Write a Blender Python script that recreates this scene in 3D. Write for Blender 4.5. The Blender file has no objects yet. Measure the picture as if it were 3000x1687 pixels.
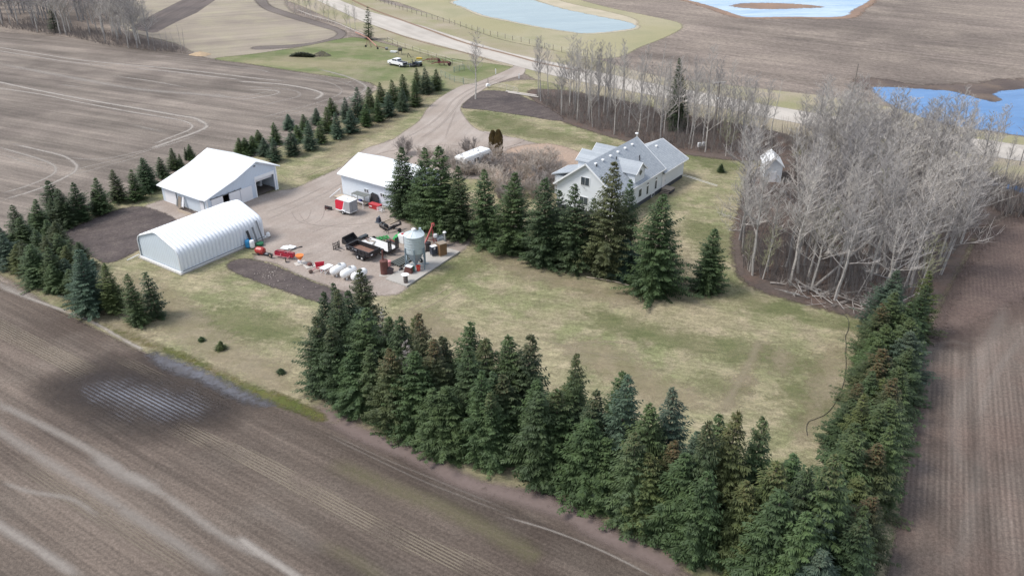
import bpy, math, random
import numpy as np
from mathutils import Vector, Matrix
R = math.radians
random.seed(7)
ZS = .25   # spacing of the ground layers
S = bpy.context.scene
COL = S.collection
# ---------------------------------------------------------------- camera model: where a ray of the lens meets height z
F = 2400.0; TH = R(27.8); CH = 50.0
CT, ST = math.cos(TH), math.sin(TH)
def G(px, py, z=0.0):
    u = (px-1500)/F; v = -(py-843.5)/F
    d = (u, CT+v*ST, -ST+v*CT); t = (z-CH)/d[2]
    return (d[0]*t, d[1]*t)
def PX(x, y, z):
    dz = z-CH; w = y*CT-dz*ST; up = y*ST+dz*CT
    return (1500+F*x/w, 843.5-F*up/w)
def Q(x, y, z=0.0): return G(x*1.164596, y*1.164596, z)
def crop(ox, oy, k): return lambda x, y, z=0.0: G(ox+x/k, oy+y/k, z)
k0 = 3.43467
c1 = crop(0, 0, k0); c2 = crop(750, 0, k0); c3 = crop(1500, 0, k0); c4 = crop(2250, 0, k0)
c5 = crop(0, 420, k0); c6 = crop(750, 420, k0); c7 = crop(1500, 420, k0); c8 = crop(2250, 420, k0)
d1 = crop(0, 840, k0); d2 = crop(750, 840, k0); d3 = crop(1500, 840, k0); d4 = crop(2250, 840, k0)
e1c = crop(0, 1260, 3.3933); e2c = crop(750, 1260, 3.3933); e3c = crop(1500, 1260, 3.3933); e4c = crop(2250, 1260, 3.3933)
cA = crop(740, 680, 8.573); cB = crop(960, 640, 8.573); cC = crop(1110, 660, 7.628); cD = crop(1060, 110, 8.573)
cE = crop(930, 430, 6.44)
def height_at(b, toppx):
    """height of a vertical standing at ground point b whose top is seen at image row toppx"""
    lo, hi = 0.0, 45.0
    for _ in range(40):
        m = (lo+hi)/2
        if PX(b[0], b[1], m)[1] > toppx: lo = m
        else: hi = m
    return lo
def dist(a, b): return math.hypot(a[0]-b[0], a[1]-b[1])
def ang(a, b): return math.degrees(math.atan2(b[1]-a[1], b[0]-a[0]))
def mid(a, b): return ((a[0]+b[0])/2, (a[1]+b[1])/2)
# ---------------------------------------------------------------- mesh builder
class MB:
    def __init__(s): s.v = []; s.f = []
    def add(s, vs, fs):
        n = len(s.v); s.v += [tuple(p) for p in vs]; s.f += [tuple(i+n for i in f) for f in fs]; return s
    def box(s, c, d, rz=0, ry=0, rx=0):
        x, y, z = d[0]/2, d[1]/2, d[2]/2
        m = Matrix.Rotation(R(rz), 3, 'Z') @ Matrix.Rotation(R(ry), 3, 'Y') @ Matrix.Rotation(R(rx), 3, 'X')
        vs = [m @ Vector(p) + Vector(c) for p in ((-x,-y,-z),(x,-y,-z),(x,y,-z),(-x,y,-z),(-x,-y,z),(x,-y,z),(x,y,z),(-x,y,z))]
        return s.add(vs, [(0,3,2,1),(4,5,6,7),(0,1,5,4),(1,2,6,5),(2,3,7,6),(3,0,4,7)])
    def tube(s, a, b, r, r2=None, n=8, cap=True):
        a = Vector(a); b = Vector(b); r2 = r if r2 is None else r2
        d = (b-a).normalized(); u = d.cross(Vector((0,0,1)) if abs(d.z) < .9 else Vector((1,0,0))).normalized(); w = d.cross(u)
        vs = []
        for p, q in ((a, r), (b, r2)):
            for i in range(n):
                t = 2*math.pi*i/n; vs.append(p+u*(q*math.cos(t))+w*(q*math.sin(t)))
        fs = [(i, (i+1) % n, n+(i+1) % n, n+i) for i in range(n)]
        if cap: fs += [tuple(range(n))[::-1], tuple(range(n, 2*n))]
        return s.add(vs, fs)
    def path(s, pts, r, n=6, r2=None):
        m = len(pts)
        for i in range(m-1):
            q0 = r if r2 is None else r+(r2-r)*i/(m-1); q1 = r if r2 is None else r+(r2-r)*(i+1)/(m-1)
            s.tube(pts[i], pts[i+1], q0, q1, n)
        return s
    def lathe(s, prof, c=(0,0,0), n=24, axis='z'):
        vs = []; m = len(prof)
        for r, z in prof:
            for i in range(n):
                t = 2*math.pi*i/n; p = (r*math.cos(t), r*math.sin(t), z)
                if axis == 'x': p = (p[2], p[0], p[1])
                if axis == 'y': p = (p[0], p[2], p[1])
                vs.append((p[0]+c[0], p[1]+c[1], p[2]+c[2]))
        fs = []
        for j in range(m-1):
            for i in range(n):
                fs.append((j*n+i, j*n+(i+1) % n, (j+1)*n+(i+1) % n, (j+1)*n+i))
        fs += [tuple(range(n))[::-1], tuple(range((m-1)*n, m*n))]
        return s.add(vs, fs)
    def prism(s, pts, y0, y1, plane='xz'):
        """polygon pts in a plane, extruded along the third axis from y0 to y1"""
        n = len(pts); vs = []
        for y in (y0, y1):
            for a, b in pts:
                vs.append({'xz': (a, y, b), 'yz': (y, a, b), 'xy': (a, b, y)}[plane])
        return s.add(vs, [tuple(range(n)), tuple(range(n, 2*n))[::-1]] + [(i, i+n, (i+1) % n+n, (i+1) % n) for i in range(n)])
    def quad(s, *p): return s.add(p, [tuple(range(len(p)))])
    def slab(s, p, t):
        """a sheet of thickness t hanging below the polygon p"""
        a = Vector(p[0]); nrm = (Vector(p[1])-a).cross(Vector(p[2])-a).normalized()
        if nrm.z < 0: nrm = -nrm
        n = len(p); vs = [tuple(q) for q in p]+[tuple(Vector(q)-nrm*t) for q in p]
        return s.add(vs, [tuple(range(n)), tuple(range(n, 2*n))[::-1]]+[(i, i+n, (i+1) % n+n, (i+1) % n) for i in range(n)])
def fixn(me):
    import bmesh
    bm = bmesh.new(); bm.from_mesh(me); bmesh.ops.recalc_face_normals(bm, faces=bm.faces); bm.to_mesh(me); bm.free()
def obj(name, mb, mat, parent=None, smooth=False, bevel=0, loc=None):
    me = bpy.data.meshes.new(name); me.from_pydata(mb.v, [], mb.f); me.update(); fixn(me)
    if smooth:
        for p in me.polygons: p.use_smooth = True
        try: me.set_sharp_from_angle(angle=R(40))
        except Exception: pass
    me.materials.append(mat)
    o = bpy.data.objects.new(name, me); COL.objects.link(o)
    if parent: o.parent = parent
    if loc: o.location = loc
    if bevel:
        b = o.modifiers.new('bevel', 'BEVEL'); b.width = bevel; b.segments = 2; b.limit_method = 'ANGLE'
    return o
def tag(o, label, cat, group=None, kind=None):
    if label: o['label'] = label
    if cat: o['category'] = cat
    if group: o['group'] = group
    if kind: o['kind'] = kind
    return o
def thing(name, label, cat, loc, rz=0, group=None):
    o = bpy.data.objects.new(name, None); COL.objects.link(o); o.empty_display_size = .3
    o.location = (loc[0], loc[1], loc[2] if len(loc) > 2 else 0.0); o.rotation_euler = (0, 0, R(rz))
    return tag(o, label, cat, group)
def dup(root, loc, rz, label=None, sc=(1,1,1)):
    r = root.copy(); COL.objects.link(r); r.location = (loc[0], loc[1], loc[2] if len(loc) > 2 else 0); r.rotation_euler = (0, 0, R(rz)); r.scale = sc
    if label: r['label'] = label
    for ch in list(root.children):
        c = ch.copy(); COL.objects.link(c); c.parent = r
        for g in list(ch.children):
            d = g.copy(); COL.objects.link(d); d.parent = c
    return r
# ---------------------------------------------------------------- materials
class NB:
    def __init__(s, name):
        s.m = bpy.data.materials.new(name); s.m.use_nodes = True; s.t = s.m.node_tree; s.t.nodes.clear()
        s.out = s.t.nodes.new('ShaderNodeOutputMaterial')
    def n(s, typ, **kw):
        x = s.t.nodes.new('ShaderNode'+typ)
        for k, v in kw.items(): setattr(x, k, v)
        return x
    def put(s, sock, val):
        if isinstance(val, bpy.types.NodeSocket): s.t.links.new(val, sock)
        elif val is not None:
            if isinstance(val, (tuple, list)) and len(val) == 3 and sock.type == 'RGBA': val = (*val, 1)
            sock.default_value = val
    def math(s, op, a, b=0.0, c=None, clamp=False):
        x = s.n('Math', operation=op, use_clamp=clamp); s.put(x.inputs[0], a); s.put(x.inputs[1], b)
        if c is not None: s.put(x.inputs[2], c)
        return x.outputs[0]
    def mix(s, fac, a, b, blend='MIX'):
        x = s.n('Mix', data_type='RGBA', blend_type=blend); s.put(x.inputs[0], fac); s.put(x.inputs[6], a); s.put(x.inputs[7], b)
        return x.outputs[2]
    def noise(s, vec, scale, detail=3, rough=.55, dist=0):
        x = s.n('TexNoise'); s.put(x.inputs['Vector'], vec); x.inputs['Scale'].default_value = scale; x.inputs['Detail'].default_value = detail
        x.inputs['Roughness'].default_value = rough; x.inputs['Distortion'].default_value = dist
        return x.outputs[0]
    def ramp(s, fac, a, b):
        x = s.n('MapRange', interpolation_type='SMOOTHSTEP'); s.put(x.inputs[0], fac); x.inputs[1].default_value = a; x.inputs[2].default_value = b
        return x.outputs[0]
    def rng(s, fac, lo, hi):
        x = s.n('MapRange'); s.put(x.inputs[0], fac); x.inputs[1].default_value = 0; x.inputs[2].default_value = 1; x.inputs[3].default_value = lo; x.inputs[4].default_value = hi
        return x.outputs[0]
    def pos(s): return s.n('NewGeometry').outputs['Position']
    def objc(s): return s.n('TexCoord').outputs['Object']
    def rot(s, vec, deg, sx=1, sy=1):
        x = s.n('VectorRotate', rotation_type='Z_AXIS'); s.put(x.inputs['Vector'], vec); x.inputs['Angle'].default_value = R(-deg)
        y = s.n('VectorMath', operation='MULTIPLY'); s.t.links.new(x.outputs[0], y.inputs[0]); y.inputs[1].default_value = (sx, sy, 1)
        return y.outputs[0]
    def attr(s, name): return s.n('Attribute', attribute_name=name).outputs['Fac']
    def bsdf(s, col, rough=.8, metal=0, spec=None, normal=None):
        p = s.n('BsdfPrincipled'); s.put(p.inputs['Base Color'], col); s.put(p.inputs['Roughness'], rough); s.put(p.inputs['Metallic'], metal)
        if spec is not None: s.put(p.inputs['Specular IOR Level'], spec)
        if normal is not None: s.put(p.inputs['Normal'], normal)
        return p.outputs[0]
    def bump(s, h, strength=.4, d=.05):
        x = s.n('Bump'); s.put(x.inputs['Height'], h); x.inputs['Strength'].default_value = strength; x.inputs['Distance'].default_value = d
        return x.outputs[0]
    def end(s, sh, alpha=None):
        if alpha is not None:
            x = s.n('MixShader'); t = s.n('BsdfTransparent'); s.put(x.inputs[0], alpha)
            s.t.links.new(t.outputs[0], x.inputs[1]); s.t.links.new(sh, x.inputs[2]); sh = x.outputs[0]
        s.t.links.new(sh, s.out.inputs['Surface']); return s.m
def mat(name, col, rough=.6, metal=0, var=.12, scale=3.0, dirt=None, dirt_amt=.35, spec=None):
    """painted / metal / wood surface with slight mottling and optional dirt or rust stains"""
    b = NB(name); v = b.objc()
    n1 = b.noise(v, scale, 4); c = b.mix(1.0, col, b.mix(n1, (1-var,)*3, (1+var*.6,)*3), 'MULTIPLY')
    if dirt: c = b.mix(b.math('MULTIPLY', b.ramp(b.noise(v, scale*.7+.5, 6, .65), .48, .72), dirt_amt), c, dirt)
    r = b.rng(b.noise(v, scale*2, 3), max(.05, rough-.12), min(1, rough+.12))
    return b.end(b.bsdf(c, r, metal, spec))
def ground_mat(name, a, b_, c_=None, big=.04, mid_=.3, rows=None, streak=None, edge=None, grain=.16, gscale=2.2, rough=.95, cmix=.5, alpha=1.0, spec=.2, thr=(.35, .65), lenscale=.02, wscale=.35, tuft=True):
    b = NB(name); v = b.pos()
    col = b.mix(b.ramp(b.noise(v, big, 4, .6), *thr), a, b_)
    if c_: col = b.mix(b.math('MULTIPLY', b.ramp(b.noise(v, mid_, 4, .6), .42, .68), cmix), col, c_)
    if streak:
        for (dg, amt, ws) in streak:
            n = b.noise(b.rot(v, dg, lenscale, ws), 1.0, 4, .6)
            col = b.mix(1.0, col, b.mix(b.ramp(n, .3, .7), (1-amt,)*3, (1+amt,)*3), 'MULTIPLY')
    if rows:
        dg, sp, amt = rows
        sep = b.n('SeparateXYZ'); b.t.links.new(b.rot(v, dg), sep.inputs[0])
        w = b.math('SINE', b.math('MULTIPLY', sep.outputs[1], 2*math.pi/sp))
        m = b.math('MULTIPLY', w, b.ramp(b.noise(v, .08, 3), .3, .75))
        col = b.mix(1.0, col, b.mix(b.rng(m, .5, 1.0) if False else b.math('MULTIPLY_ADD', m, .5, .5), (1-amt,)*3, (1+amt,)*3), 'MULTIPLY')
    g = b.noise(v, gscale, 6, .7)
    col = b.mix(1.0, col, b.mix(b.ramp(g, .25, .75), (1-grain,)*3, (1+grain,)*3), 'MULTIPLY')
    g2 = b.noise(v, gscale*3.1, 3, .7)
    col = b.mix(1.0, col, b.mix(b.ramp(g2, .3, .7), (1-grain*.8,)*3, (1+grain*.8,)*3), 'MULTIPLY')
    sh = b.bsdf(col, rough, 0, spec, b.bump(g, .5, .06))
    if not edge: return b.end(sh)
    amp, soft = edge
    nz = b.math('SUBTRACT', b.noise(v, .9/max(amp, .3), 5, .7), .5)
    fac = b.math('MULTIPLY_ADD', b.math('MULTIPLY_ADD', nz, 3*amp, b.attr('sd')), 1/soft, .5, clamp=True)
    if soft > 1.5 and tuft:  # wide fades break up into tufts instead of a smooth airbrushed ramp
        fac = b.ramp(b.math('MULTIPLY_ADD', b.math('SUBTRACT', b.noise(v, 1.3, 6, .75), .5), 1.4, fac), .2, .8)
    if alpha < 1: fac = b.math('MULTIPLY', fac, alpha)
    return b.end(sh, fac)
# ---------------------------------------------------------------- ground sheets
def smooth_poly(p, n=5):
    out = []; m = len(p)
    for i in range(m):
        a, b, c, d = [Vector((*p[(i+j-1) % m], 0)) for j in range(4)]
        for k in range(n):
            t = k/n
            q = .5*((2*b)+(c-a)*t+(2*a-5*b+4*c-d)*t*t+(3*b-a-3*c+d)*t**3); out.append((q.x, q.y))
    return out
def spline(p, n=8):
    p = [Vector((*q, 0)) for q in p]; p = [p[0]*2-p[1]]+p+[p[-1]*2-p[-2]]; out = []
    for i in range(1, len(p)-2):
        a, b, c, d = p[i-1:i+3]
        for k in range(n):
            t = k/n; q = .5*((2*b)+(c-a)*t+(2*a-5*b+4*c-d)*t*t+(3*b-a-3*c+d)*t**3); out.append((q.x, q.y))
    out.append((p[-2].x, p[-2].y)); return out
def sdist(xs, ys, poly):
    """signed distance of points to a polygon, positive inside"""
    P = np.array(poly); A = P; B = np.roll(P, -1, 0); best = np.full(xs.shape, 1e9); ins = np.zeros(xs.shape, bool)
    for (ax, ay), (bx, by) in zip(A, B):
        dx, dy = bx-ax, by-ay; L = dx*dx+dy*dy+1e-12
        t = np.clip(((xs-ax)*dx+(ys-ay)*dy)/L, 0, 1)
        best = np.minimum(best, (xs-ax-t*dx)**2+(ys-ay-t*dy)**2)
        if abs(dy) > 1e-9:
            cr = ((ay > ys) != (by > ys)) & (xs < dx*(ys-ay)/dy+ax); ins ^= cr
    return np.where(ins, 1, -1)*np.sqrt(best)
def inside(p, poly): return sdist(np.array([p[0]]), np.array([p[1]]), poly)[0]
def sheet(name, poly, z, m, cell=1.0, feather=1.5, smooth=True, kind='structure'):
    z *= ZS
    if smooth: poly = smooth_poly(poly)
    P = np.array(poly); x0, y0 = P.min(0)-feather-cell; x1, y1 = P.max(0)+feather+cell
    nx = int((x1-x0)/cell)+2; ny = int((y1-y0)/cell)+2
    X, Y = np.meshgrid(x0+np.arange(nx)*cell, y0+np.arange(ny)*cell)
    sd = sdist(X.ravel(), Y.ravel(), poly).reshape(ny, nx)
    ok = (np.maximum.reduce([sd[:-1, :-1], sd[1:, :-1], sd[:-1, 1:], sd[1:, 1:]]) > -feather)
    idx = np.arange(nx*ny).reshape(ny, nx)
    f = np.stack([idx[:-1, :-1][ok], idx[:-1, 1:][ok], idx[1:, 1:][ok], idx[1:, :-1][ok]], 1)
    used = np.unique(f); mp = np.full(nx*ny, -1); mp[used] = np.arange(len(used)); f = mp[f]
    co = np.zeros((len(used), 3)); co[:, 0] = X.ravel()[used]; co[:, 1] = Y.ravel()[used]; co[:, 2] = z
    me = bpy.data.meshes.new(name); me.from_pydata(co.tolist(), [], f.tolist())
    at = me.attributes.new('sd', 'FLOAT', 'POINT'); at.data.foreach_set('value', sd.ravel()[used].astype(np.float32))
    me.materials.append(m); me.update()
    o = bpy.data.objects.new(name, me); COL.objects.link(o); o['kind'] = kind
    return o
def ribbons(name, lines, m, z, kind='structure'):
    z *= ZS
    """flat worn strips on the ground: (points, width, strength)"""
    vs, fs, ac, st = [], [], [], []
    for j, (pts, w, s_) in enumerate(lines):
        pts = spline(pts, 10); n0 = len(vs); L = 0
        for i, p in enumerate(pts):
            a = Vector((*pts[max(0, i-1)], 0)); b = Vector((*pts[min(len(pts)-1, i+1)], 0)); t = (b-a).normalized(); q = Vector((-t.y, t.x, 0))
            e = min(1, i/4, (len(pts)-1-i)/4)
            for k in (-1, 0, 1):
                vs.append((p[0]+q.x*w*k/2, p[1]+q.y*w*k/2, z+j*.0006)); ac.append(float(abs(k))); st.append(s_*e)
            if i:
                o = n0+(i-1)*3
                fs += [(o, o+1, o+4, o+3), (o+1, o+2, o+5, o+4)]
    me = bpy.data.meshes.new(name); me.from_pydata(vs, [], fs)
    me.attributes.new('across', 'FLOAT', 'POINT').data.foreach_set('value', ac)
    me.attributes.new('str', 'FLOAT', 'POINT').data.foreach_set('value', st)
    me.materials.append(m); me.update()
    o = bpy.data.objects.new(name, me); COL.objects.link(o); o['kind'] = kind
    return o
def ribbon_mat(name, col, col2, soft=.6, ns=.5):
    b = NB(name); v = b.pos()
    g = b.noise(v, 2.5, 6, .7)
    c = b.mix(b.ramp(g, .3, .7), col, col2)
    e = b.ramp(b.math('SUBTRACT', 1.0, b.attr('across')), 0, soft)
    a = b.math('MULTIPLY', e, b.attr('str')); a = b.math('MULTIPLY', a, b.ramp(b.math('ADD', b.noise(v, ns, 5, .7), b.math('MULTIPLY', e, .15)), .3, .62), clamp=True)
    return b.end(b.bsdf(c, .95, 0, .2), a)
# ================================================================ light, world, camera
w = bpy.data.worlds.new('World'); S.world = w; w.use_nodes = True
nt = w.node_tree; nt.nodes.clear(); sky = nt.nodes.new('ShaderNodeTexSky'); bg = nt.nodes.new('ShaderNodeBackground'); wo = nt.nodes.new('ShaderNodeOutputWorld')
sky.sky_type = 'NISHITA'; sky.sun_disc = False; sky.air_density = 1.0; sky.dust_density = 2.0; sky.ozone_density = 1.0; sky.altitude = 600
SUN_AZ, SUN_EL = 186.0, 52.0            # azimuth (math angle, from +X) the light comes from
sky.sun_elevation = R(SUN_EL); sky.sun_rotation = R(90-SUN_AZ)
bg.inputs[1].default_value = .13
mx = nt.nodes.new('ShaderNodeMix'); mx.data_type = 'RGBA'; mx.inputs[0].default_value = .6   # thin high cloud veils the blue
mx.inputs[7].default_value = (3.6, 3.75, 3.95, 1); nt.links.new(sky.outputs[0], mx.inputs[6]); nt.links.new(mx.outputs[2], bg.inputs[0]); nt.links.new(bg.outputs[0], wo.inputs[0])
sl = bpy.data.lights.new('sun', 'SUN'); sl.energy = 1.75; sl.angle = R(20); sl.color = (1, .955, .89)
so = bpy.data.objects.new('sun', sl); COL.objects.link(so)
sd_ = Vector((math.cos(R(SUN_AZ))*math.cos(R(SUN_EL)), math.sin(R(SUN_AZ))*math.cos(R(SUN_EL)), math.sin(R(SUN_EL))))
so.rotation_euler = (-sd_).to_track_quat('-Z', 'Y').to_euler(); so.location = (0, 0, 120)
cd = bpy.data.cameras.new('camera'); cam = bpy.data.objects.new('camera', cd); COL.objects.link(cam); S.camera = cam
cd.sensor_width = 36; cd.lens = 36*F/3000; cd.clip_end = 6000; cd.clip_start = .5
cam.location = (0, 0, CH); cam.rotation_euler = (R(90)-TH, 0, 0)
S.view_settings.view_transform = 'Standard'; S.view_settings.look = 'None'; S.view_settings.exposure = 1.0; S.view_settings.gamma = 1
S.cycles.transparent_max_bounces = 24; S.cycles.max_bounces = 6
# ================================================================ ground
def qs(*p): return [Q(*a) for a in p]
LR = ang(d1(0, 420), d1(900, 900))       # crop rows in the lower field
UR = ang(c1(0, 480), c1(2576, 790))      # upper-left field
RR = ang(d4(1600, 1440), d4(1640, 600))  # right field
BROWN1 = (.205, .165, .145); BROWN2 = (.15, .118, .104); TAN = (.27, .225, .185)
m_base = ground_mat('far_field_soil', (.22,.181,.153), (.145,.119,.102), TAN, big=.012, mid_=.04, streak=[(ang(c4(0,560), c4(2000,830)), .14, .12), (ang(c4(0,560), c4(2000,830)), .14, .5)], cmix=.6, grain=.28, gscale=.75)
mb = MB(); mb.quad((-2500,-600,0),(2500,-600,0),(2500,3500,0),(-2500,3500,0))
tag(obj('ground', mb, m_base), None, None, None, 'structure')
m_low = ground_mat('stubble_soil', (.127,.101,.083), (.077,.059,.049), (.157,.13,.108), big=.03, mid_=.12, rows=(LR, .42, .13), streak=[(LR, .26, .1), (LR, .2, .45), (LR, .14, 1.4)], edge=(.35, .5), grain=.3, gscale=3.2)
sheet('lower_field', qs((-500,500),(0,708),(130,772),(330,872),(470,933),(560,975),(690,1015),(820,1060),(940,1090),(1080,1165),(1250,1228),(1400,1240),(1560,1345),(1700,1425),(1900,1530),(2100,1640),(2300,1800),(1000,2400),(-900,1700)), .02, m_low, 1.2, 1.5)
m_up = ground_mat('upper_field_soil', (.2,.168,.143), (.138,.115,.099), (.235,.2,.168), big=.03, mid_=.1, rows=(UR, 1.2, .06), streak=[(UR, .22, .12), (UR, .22, .5)], edge=(.5, .8), grain=.2, gscale=2)
sheet('upper_field', qs((-400,60),(0,82),(200,98),(330,122),(450,132),(545,152),(640,165),(720,178),(850,198),(925,208),(938,216),(925,235),(860,282),(760,335),(640,390),(520,420),(400,462),(300,495),(190,540),(60,572),(0,592),(-400,640)), .02, m_up, 1.5, 2)
m_rt = ground_mat('right_field_soil', (.15,.121,.103), (.092,.072,.061), (.155,.109,.09), big=.045, mid_=.15, rows=(RR, .48, .17), streak=[(RR, .2, .12), (RR, .2, .6), (RR, .12, 1.6)], edge=(.4, .6), grain=.28, gscale=3.2)
sheet('right_field', qs((2140,1800),(2170,1600),(2225,1449),(2265,1250),(2290,1100),(2300,960),(2310,860),(2350,800),(2385,720),(2420,660),(2470,590),(2540,545),(2700,500),(3400,700),(3400,1500),(2900,2000)), .02, m_rt, 1.2, 1.5)
m_redf = ground_mat('bare_red_soil', (.135,.098,.084), (.105,.078,.07), (.16,.12,.1), big=.06, rows=(RR, .48, .15), edge=(1.5, 5), grain=.28, tuft=False)
sheet('bare_patch', qs((2345,815),(2375,745),(2415,675),(2475,595),(2545,555),(2700,540),(2760,640),(2640,740),(2520,800),(2430,850),(2370,860)), .028, m_redf, 1.2, 4)
# far headlands top left
m_head = ground_mat('stubble_light', (.30,.258,.205), (.235,.2,.165), (.32,.29,.2), big=.03, mid_=.1, streak=[(ang(c2(0,480), c2(700,420)), .1, .3)], edge=(.8, 1.5), grain=.12)
sheet('stubble_field', qs((300,-40),(300,60),(440,110),(540,150),(700,128),(800,110),(855,96),(868,85),(850,72),(760,45),(720,15),(700,-20),(560,-60)), .016, m_head, 2, 3)
m_plough = ground_mat('ploughed_strip', (.13,.107,.098), (.1,.085,.08), big=.05, streak=[(ang(c1(1560,330), c1(2160,0)), .2, .4)], edge=(.4, .5), grain=.12)
sheet('ploughed_strip', [c1(1300,290), c1(1480,180), c1(1840,0), c1(2000,-90), c1(2330,-90), c1(2160,5), c1(1980,130), c1(1780,220), c1(1560,335)], .022, m_plough, 1.5, 1.5, False)
m_dark = ground_mat('headland_soil', (.17,.145,.13), (.13,.11,.1), big=.06, edge=(.6, 1.2), grain=.14)
sheet('headland', [c2(-30,-40), c2(80,-40), c2(150,60), c2(400,150), c2(700,240), c2(880,310), c2(900,355), c2(820,410), c2(640,450), c2(400,480), c2(0,500), c2(0,470), c2(400,450), c2(640,420), c2(790,370), c2(800,320), c2(640,270), c2(300,170), c2(60,80)], .024, m_dark, 1.2, 2)
# verge beside the gravel road
m_verge = ground_mat('dry_verge', (.335,.285,.22), (.27,.24,.155), (.2,.22,.09), big=.05, mid_=.08, edge=(.8, 1.6), grain=.14, cmix=.45)
sheet('road_verge', qs((680,-30),(790,30),(930,90),(1010,118),(1100,150),(1280,172),(1360,205),(1500,245),(1680,290),(1900,340),(2100,385),(2330,425),(2460,452),(2700,500),(2700,350),(2580,345),(2440,325),(2342,305),(2250,272),(2100,245),(1900,222),(1700,200),(1560,168),(1493,147),(1363,121),(1244,95),(1100,42),(944,-2),(900,-40)), .03, m_verge, 2, 2.5)
m_past = ground_mat('pasture_grass', (.125,.15,.062), (.235,.212,.125), (.29,.245,.17), big=.05, mid_=.09, streak=[(ang(c2(0,600), c2(1200,700)), .1, .25)], edge=(.6, 1.0), grain=.14, cmix=.6, thr=(.42, .66))
sheet('pasture', qs((540,148),(640,136),(760,118),(860,98),(905,96),(1000,118),(1100,142),(1284,168),(1280,178),(1230,206),(1200,222),(1140,238),(1080,246),(1000,242),(945,216),(925,207),(850,195),(720,176),(620,160)), .034, m_past, 1.2, 1.5)
m_pgrass = ground_mat('pond_grass', (.3,.275,.165), (.35,.31,.215), (.19,.205,.1), big=.03, mid_=.06, edge=(.8, 1.0), grain=.12, cmix=.45)
sheet('pond_bank', qs((935,-14),(1000,6),(1100,42),(1244,95),(1363,121),(1493,147),(1563,142),(1608,120),(1663,99),(1710,76),(1716,64),(1700,55),(1640,42),(1538,21),(1463,2),(1400,-14)), .036, m_pgrass, 2, 2.5)
m_shore = ground_mat('pale_shore', (.45,.39,.3), (.38,.34,.25), big=.1, edge=(.7, 1.4), grain=.1)
# lawn
LD = ang(Q(1300,760), Q(2000,800))
m_lawn = ground_mat('lawn_grass', (.268,.236,.15), (.18,.186,.095), (.31,.262,.18), big=.07, mid_=.33, streak=[(62, .1, .3), (LD+3, .1, .8), (LD-12, .14, 1.6)], edge=(.35, .5), grain=.28, gscale=1.9, cmix=.75, thr=(.36, .64), lenscale=.3)
sheet('lawn', qs((-200,640),(0,690),(130,768),(330,868),(470,930),(560,972),(690,1012),(820,1060),(940,1092),(1080,1160),(1250,1222),(1400,1236),(1560,1340),(1700,1420),(1900,1530),(2100,1640),(2170,1600),(2225,1449),(2265,1250),(2290,1100),(2300,960),(2310,860),(2350,800),(2400,700),(2450,600),(2460,452),(2330,425),(2100,385),(1900,340),(1680,290),(1500,245),(1370,205),(1280,205),(1200,225),(1120,242),(1050,245),(960,225),(930,240),(860,288),(760,342),(640,395),(520,425),(400,467),(300,500),(190,545),(60,577),(0,597),(-200,620)), .04, m_lawn, 1.0, 1.2)
m_green = ground_mat('green_grass', (.105,.14,.047), (.14,.158,.065), (.22,.21,.115), big=.1, mid_=.2, edge=(2.2, 5.0), grain=.18, cmix=.6, alpha=.4)
gp = [((1010,735),(1080,705),(1150,660),(1190,650),(1240,660),(1180,690),(1080,740),(1000,770)),
      ((1850,690),(1890,735),(1990,765),(2110,800),(2190,815),(2180,840),(2080,820),(1980,800),(1880,780),(1840,730)),
      ((1175,285),(1240,282),(1340,315),(1450,345),(1560,365),(1580,385),(1480,365),(1330,345),(1220,325)),
      ((1720,560),(1800,570),(1840,620),(1830,660),(1770,640),(1730,600)),
      ((790,440),(840,430),(920,405),(900,430),(830,450),(780,455)),
      ((1720,370),(1800,390),(1860,420),(1820,440),(1740,405)),
      ((1500,780),(1700,830),(1900,860),(2050,900),(2050,960),(1900,920),(1700,880),(1520,830)),
      ((1950,960),(2060,980),(2080,1060),(2000,1040)), ((500,790),(600,770),(720,800),(760,860),(660,860),(540,840)),
      ((1750,940),(1850,960),(1900,1000),(1800,1000))]
for i, g in enumerate(gp): sheet('grass_patch', qs(*g), .052+.003*i, m_green, 1.0, 5)
m_vivid = ground_mat('ditch_grass', (.08,.098,.026), (.115,.12,.04), (.16,.1,.05), big=.2, mid_=.3, edge=(.7, .9), grain=.2, cmix=.5)
sheet('ditch_grass', [d1(1050,380), d1(1300,470), d1(1600,590), d1(1900,690), d1(2200,840), d1(2576,1010), d2(250,1080), d2(500,1190), d2(680,1290), d2(660,1350), d2(420,1260), d2(180,1170), d1(2576,1110), d1(2300,960), d1(2000,800), d1(1600,640), d1(1300,520)], .078, m_vivid, .6, 1.5)
m_dry = ground_mat('dry_thatch', (.34,.285,.205), (.3,.25,.165), (.2,.185,.095), big=.12, mid_=.35, edge=(2.0, 4.5), grain=.2, cmix=.5, alpha=.5)
dp = [((300,700),(420,720),(560,830),(720,930),(720,980),(600,950),(480,880),(360,800),(280,760)),
      ((1000,790),(1080,780),(1180,850),(1300,900),(1250,930),(1120,850),(1000,830)), ((1420,880),(1520,860),(1640,930),(1760,1000),(1700,1030),(1560,970)),
      ((1850,960),(1900,940),(1870,990),(1830,1040),(1810,1030)), ((1210,640),(1330,670),(1460,705),(1600,745),(1560,765),(1420,725),(1290,690)),
      ((1600,560),(1680,570),(1720,640),(1720,720),(1680,720),(1640,640)), ((1900,880),(1915,880),(1880,950),(1860,985),(1850,980)),
      ((880,330),(1000,250),(1080,240),(1040,280),(920,350),(820,395)), ((2060,900),(2120,880),(2110,1000),(2040,1100),(2010,1090)), ((1940,880),(1990,880),(1980,930),(1940,930)),
      ((0,690),(130,750),(330,850),(400,880),(300,790),(180,740),(60,690))]
for i, g in enumerate(dp): sheet('dry_grass', qs(*g), .084+.003*i, m_dry, 1.0, 5)
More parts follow.
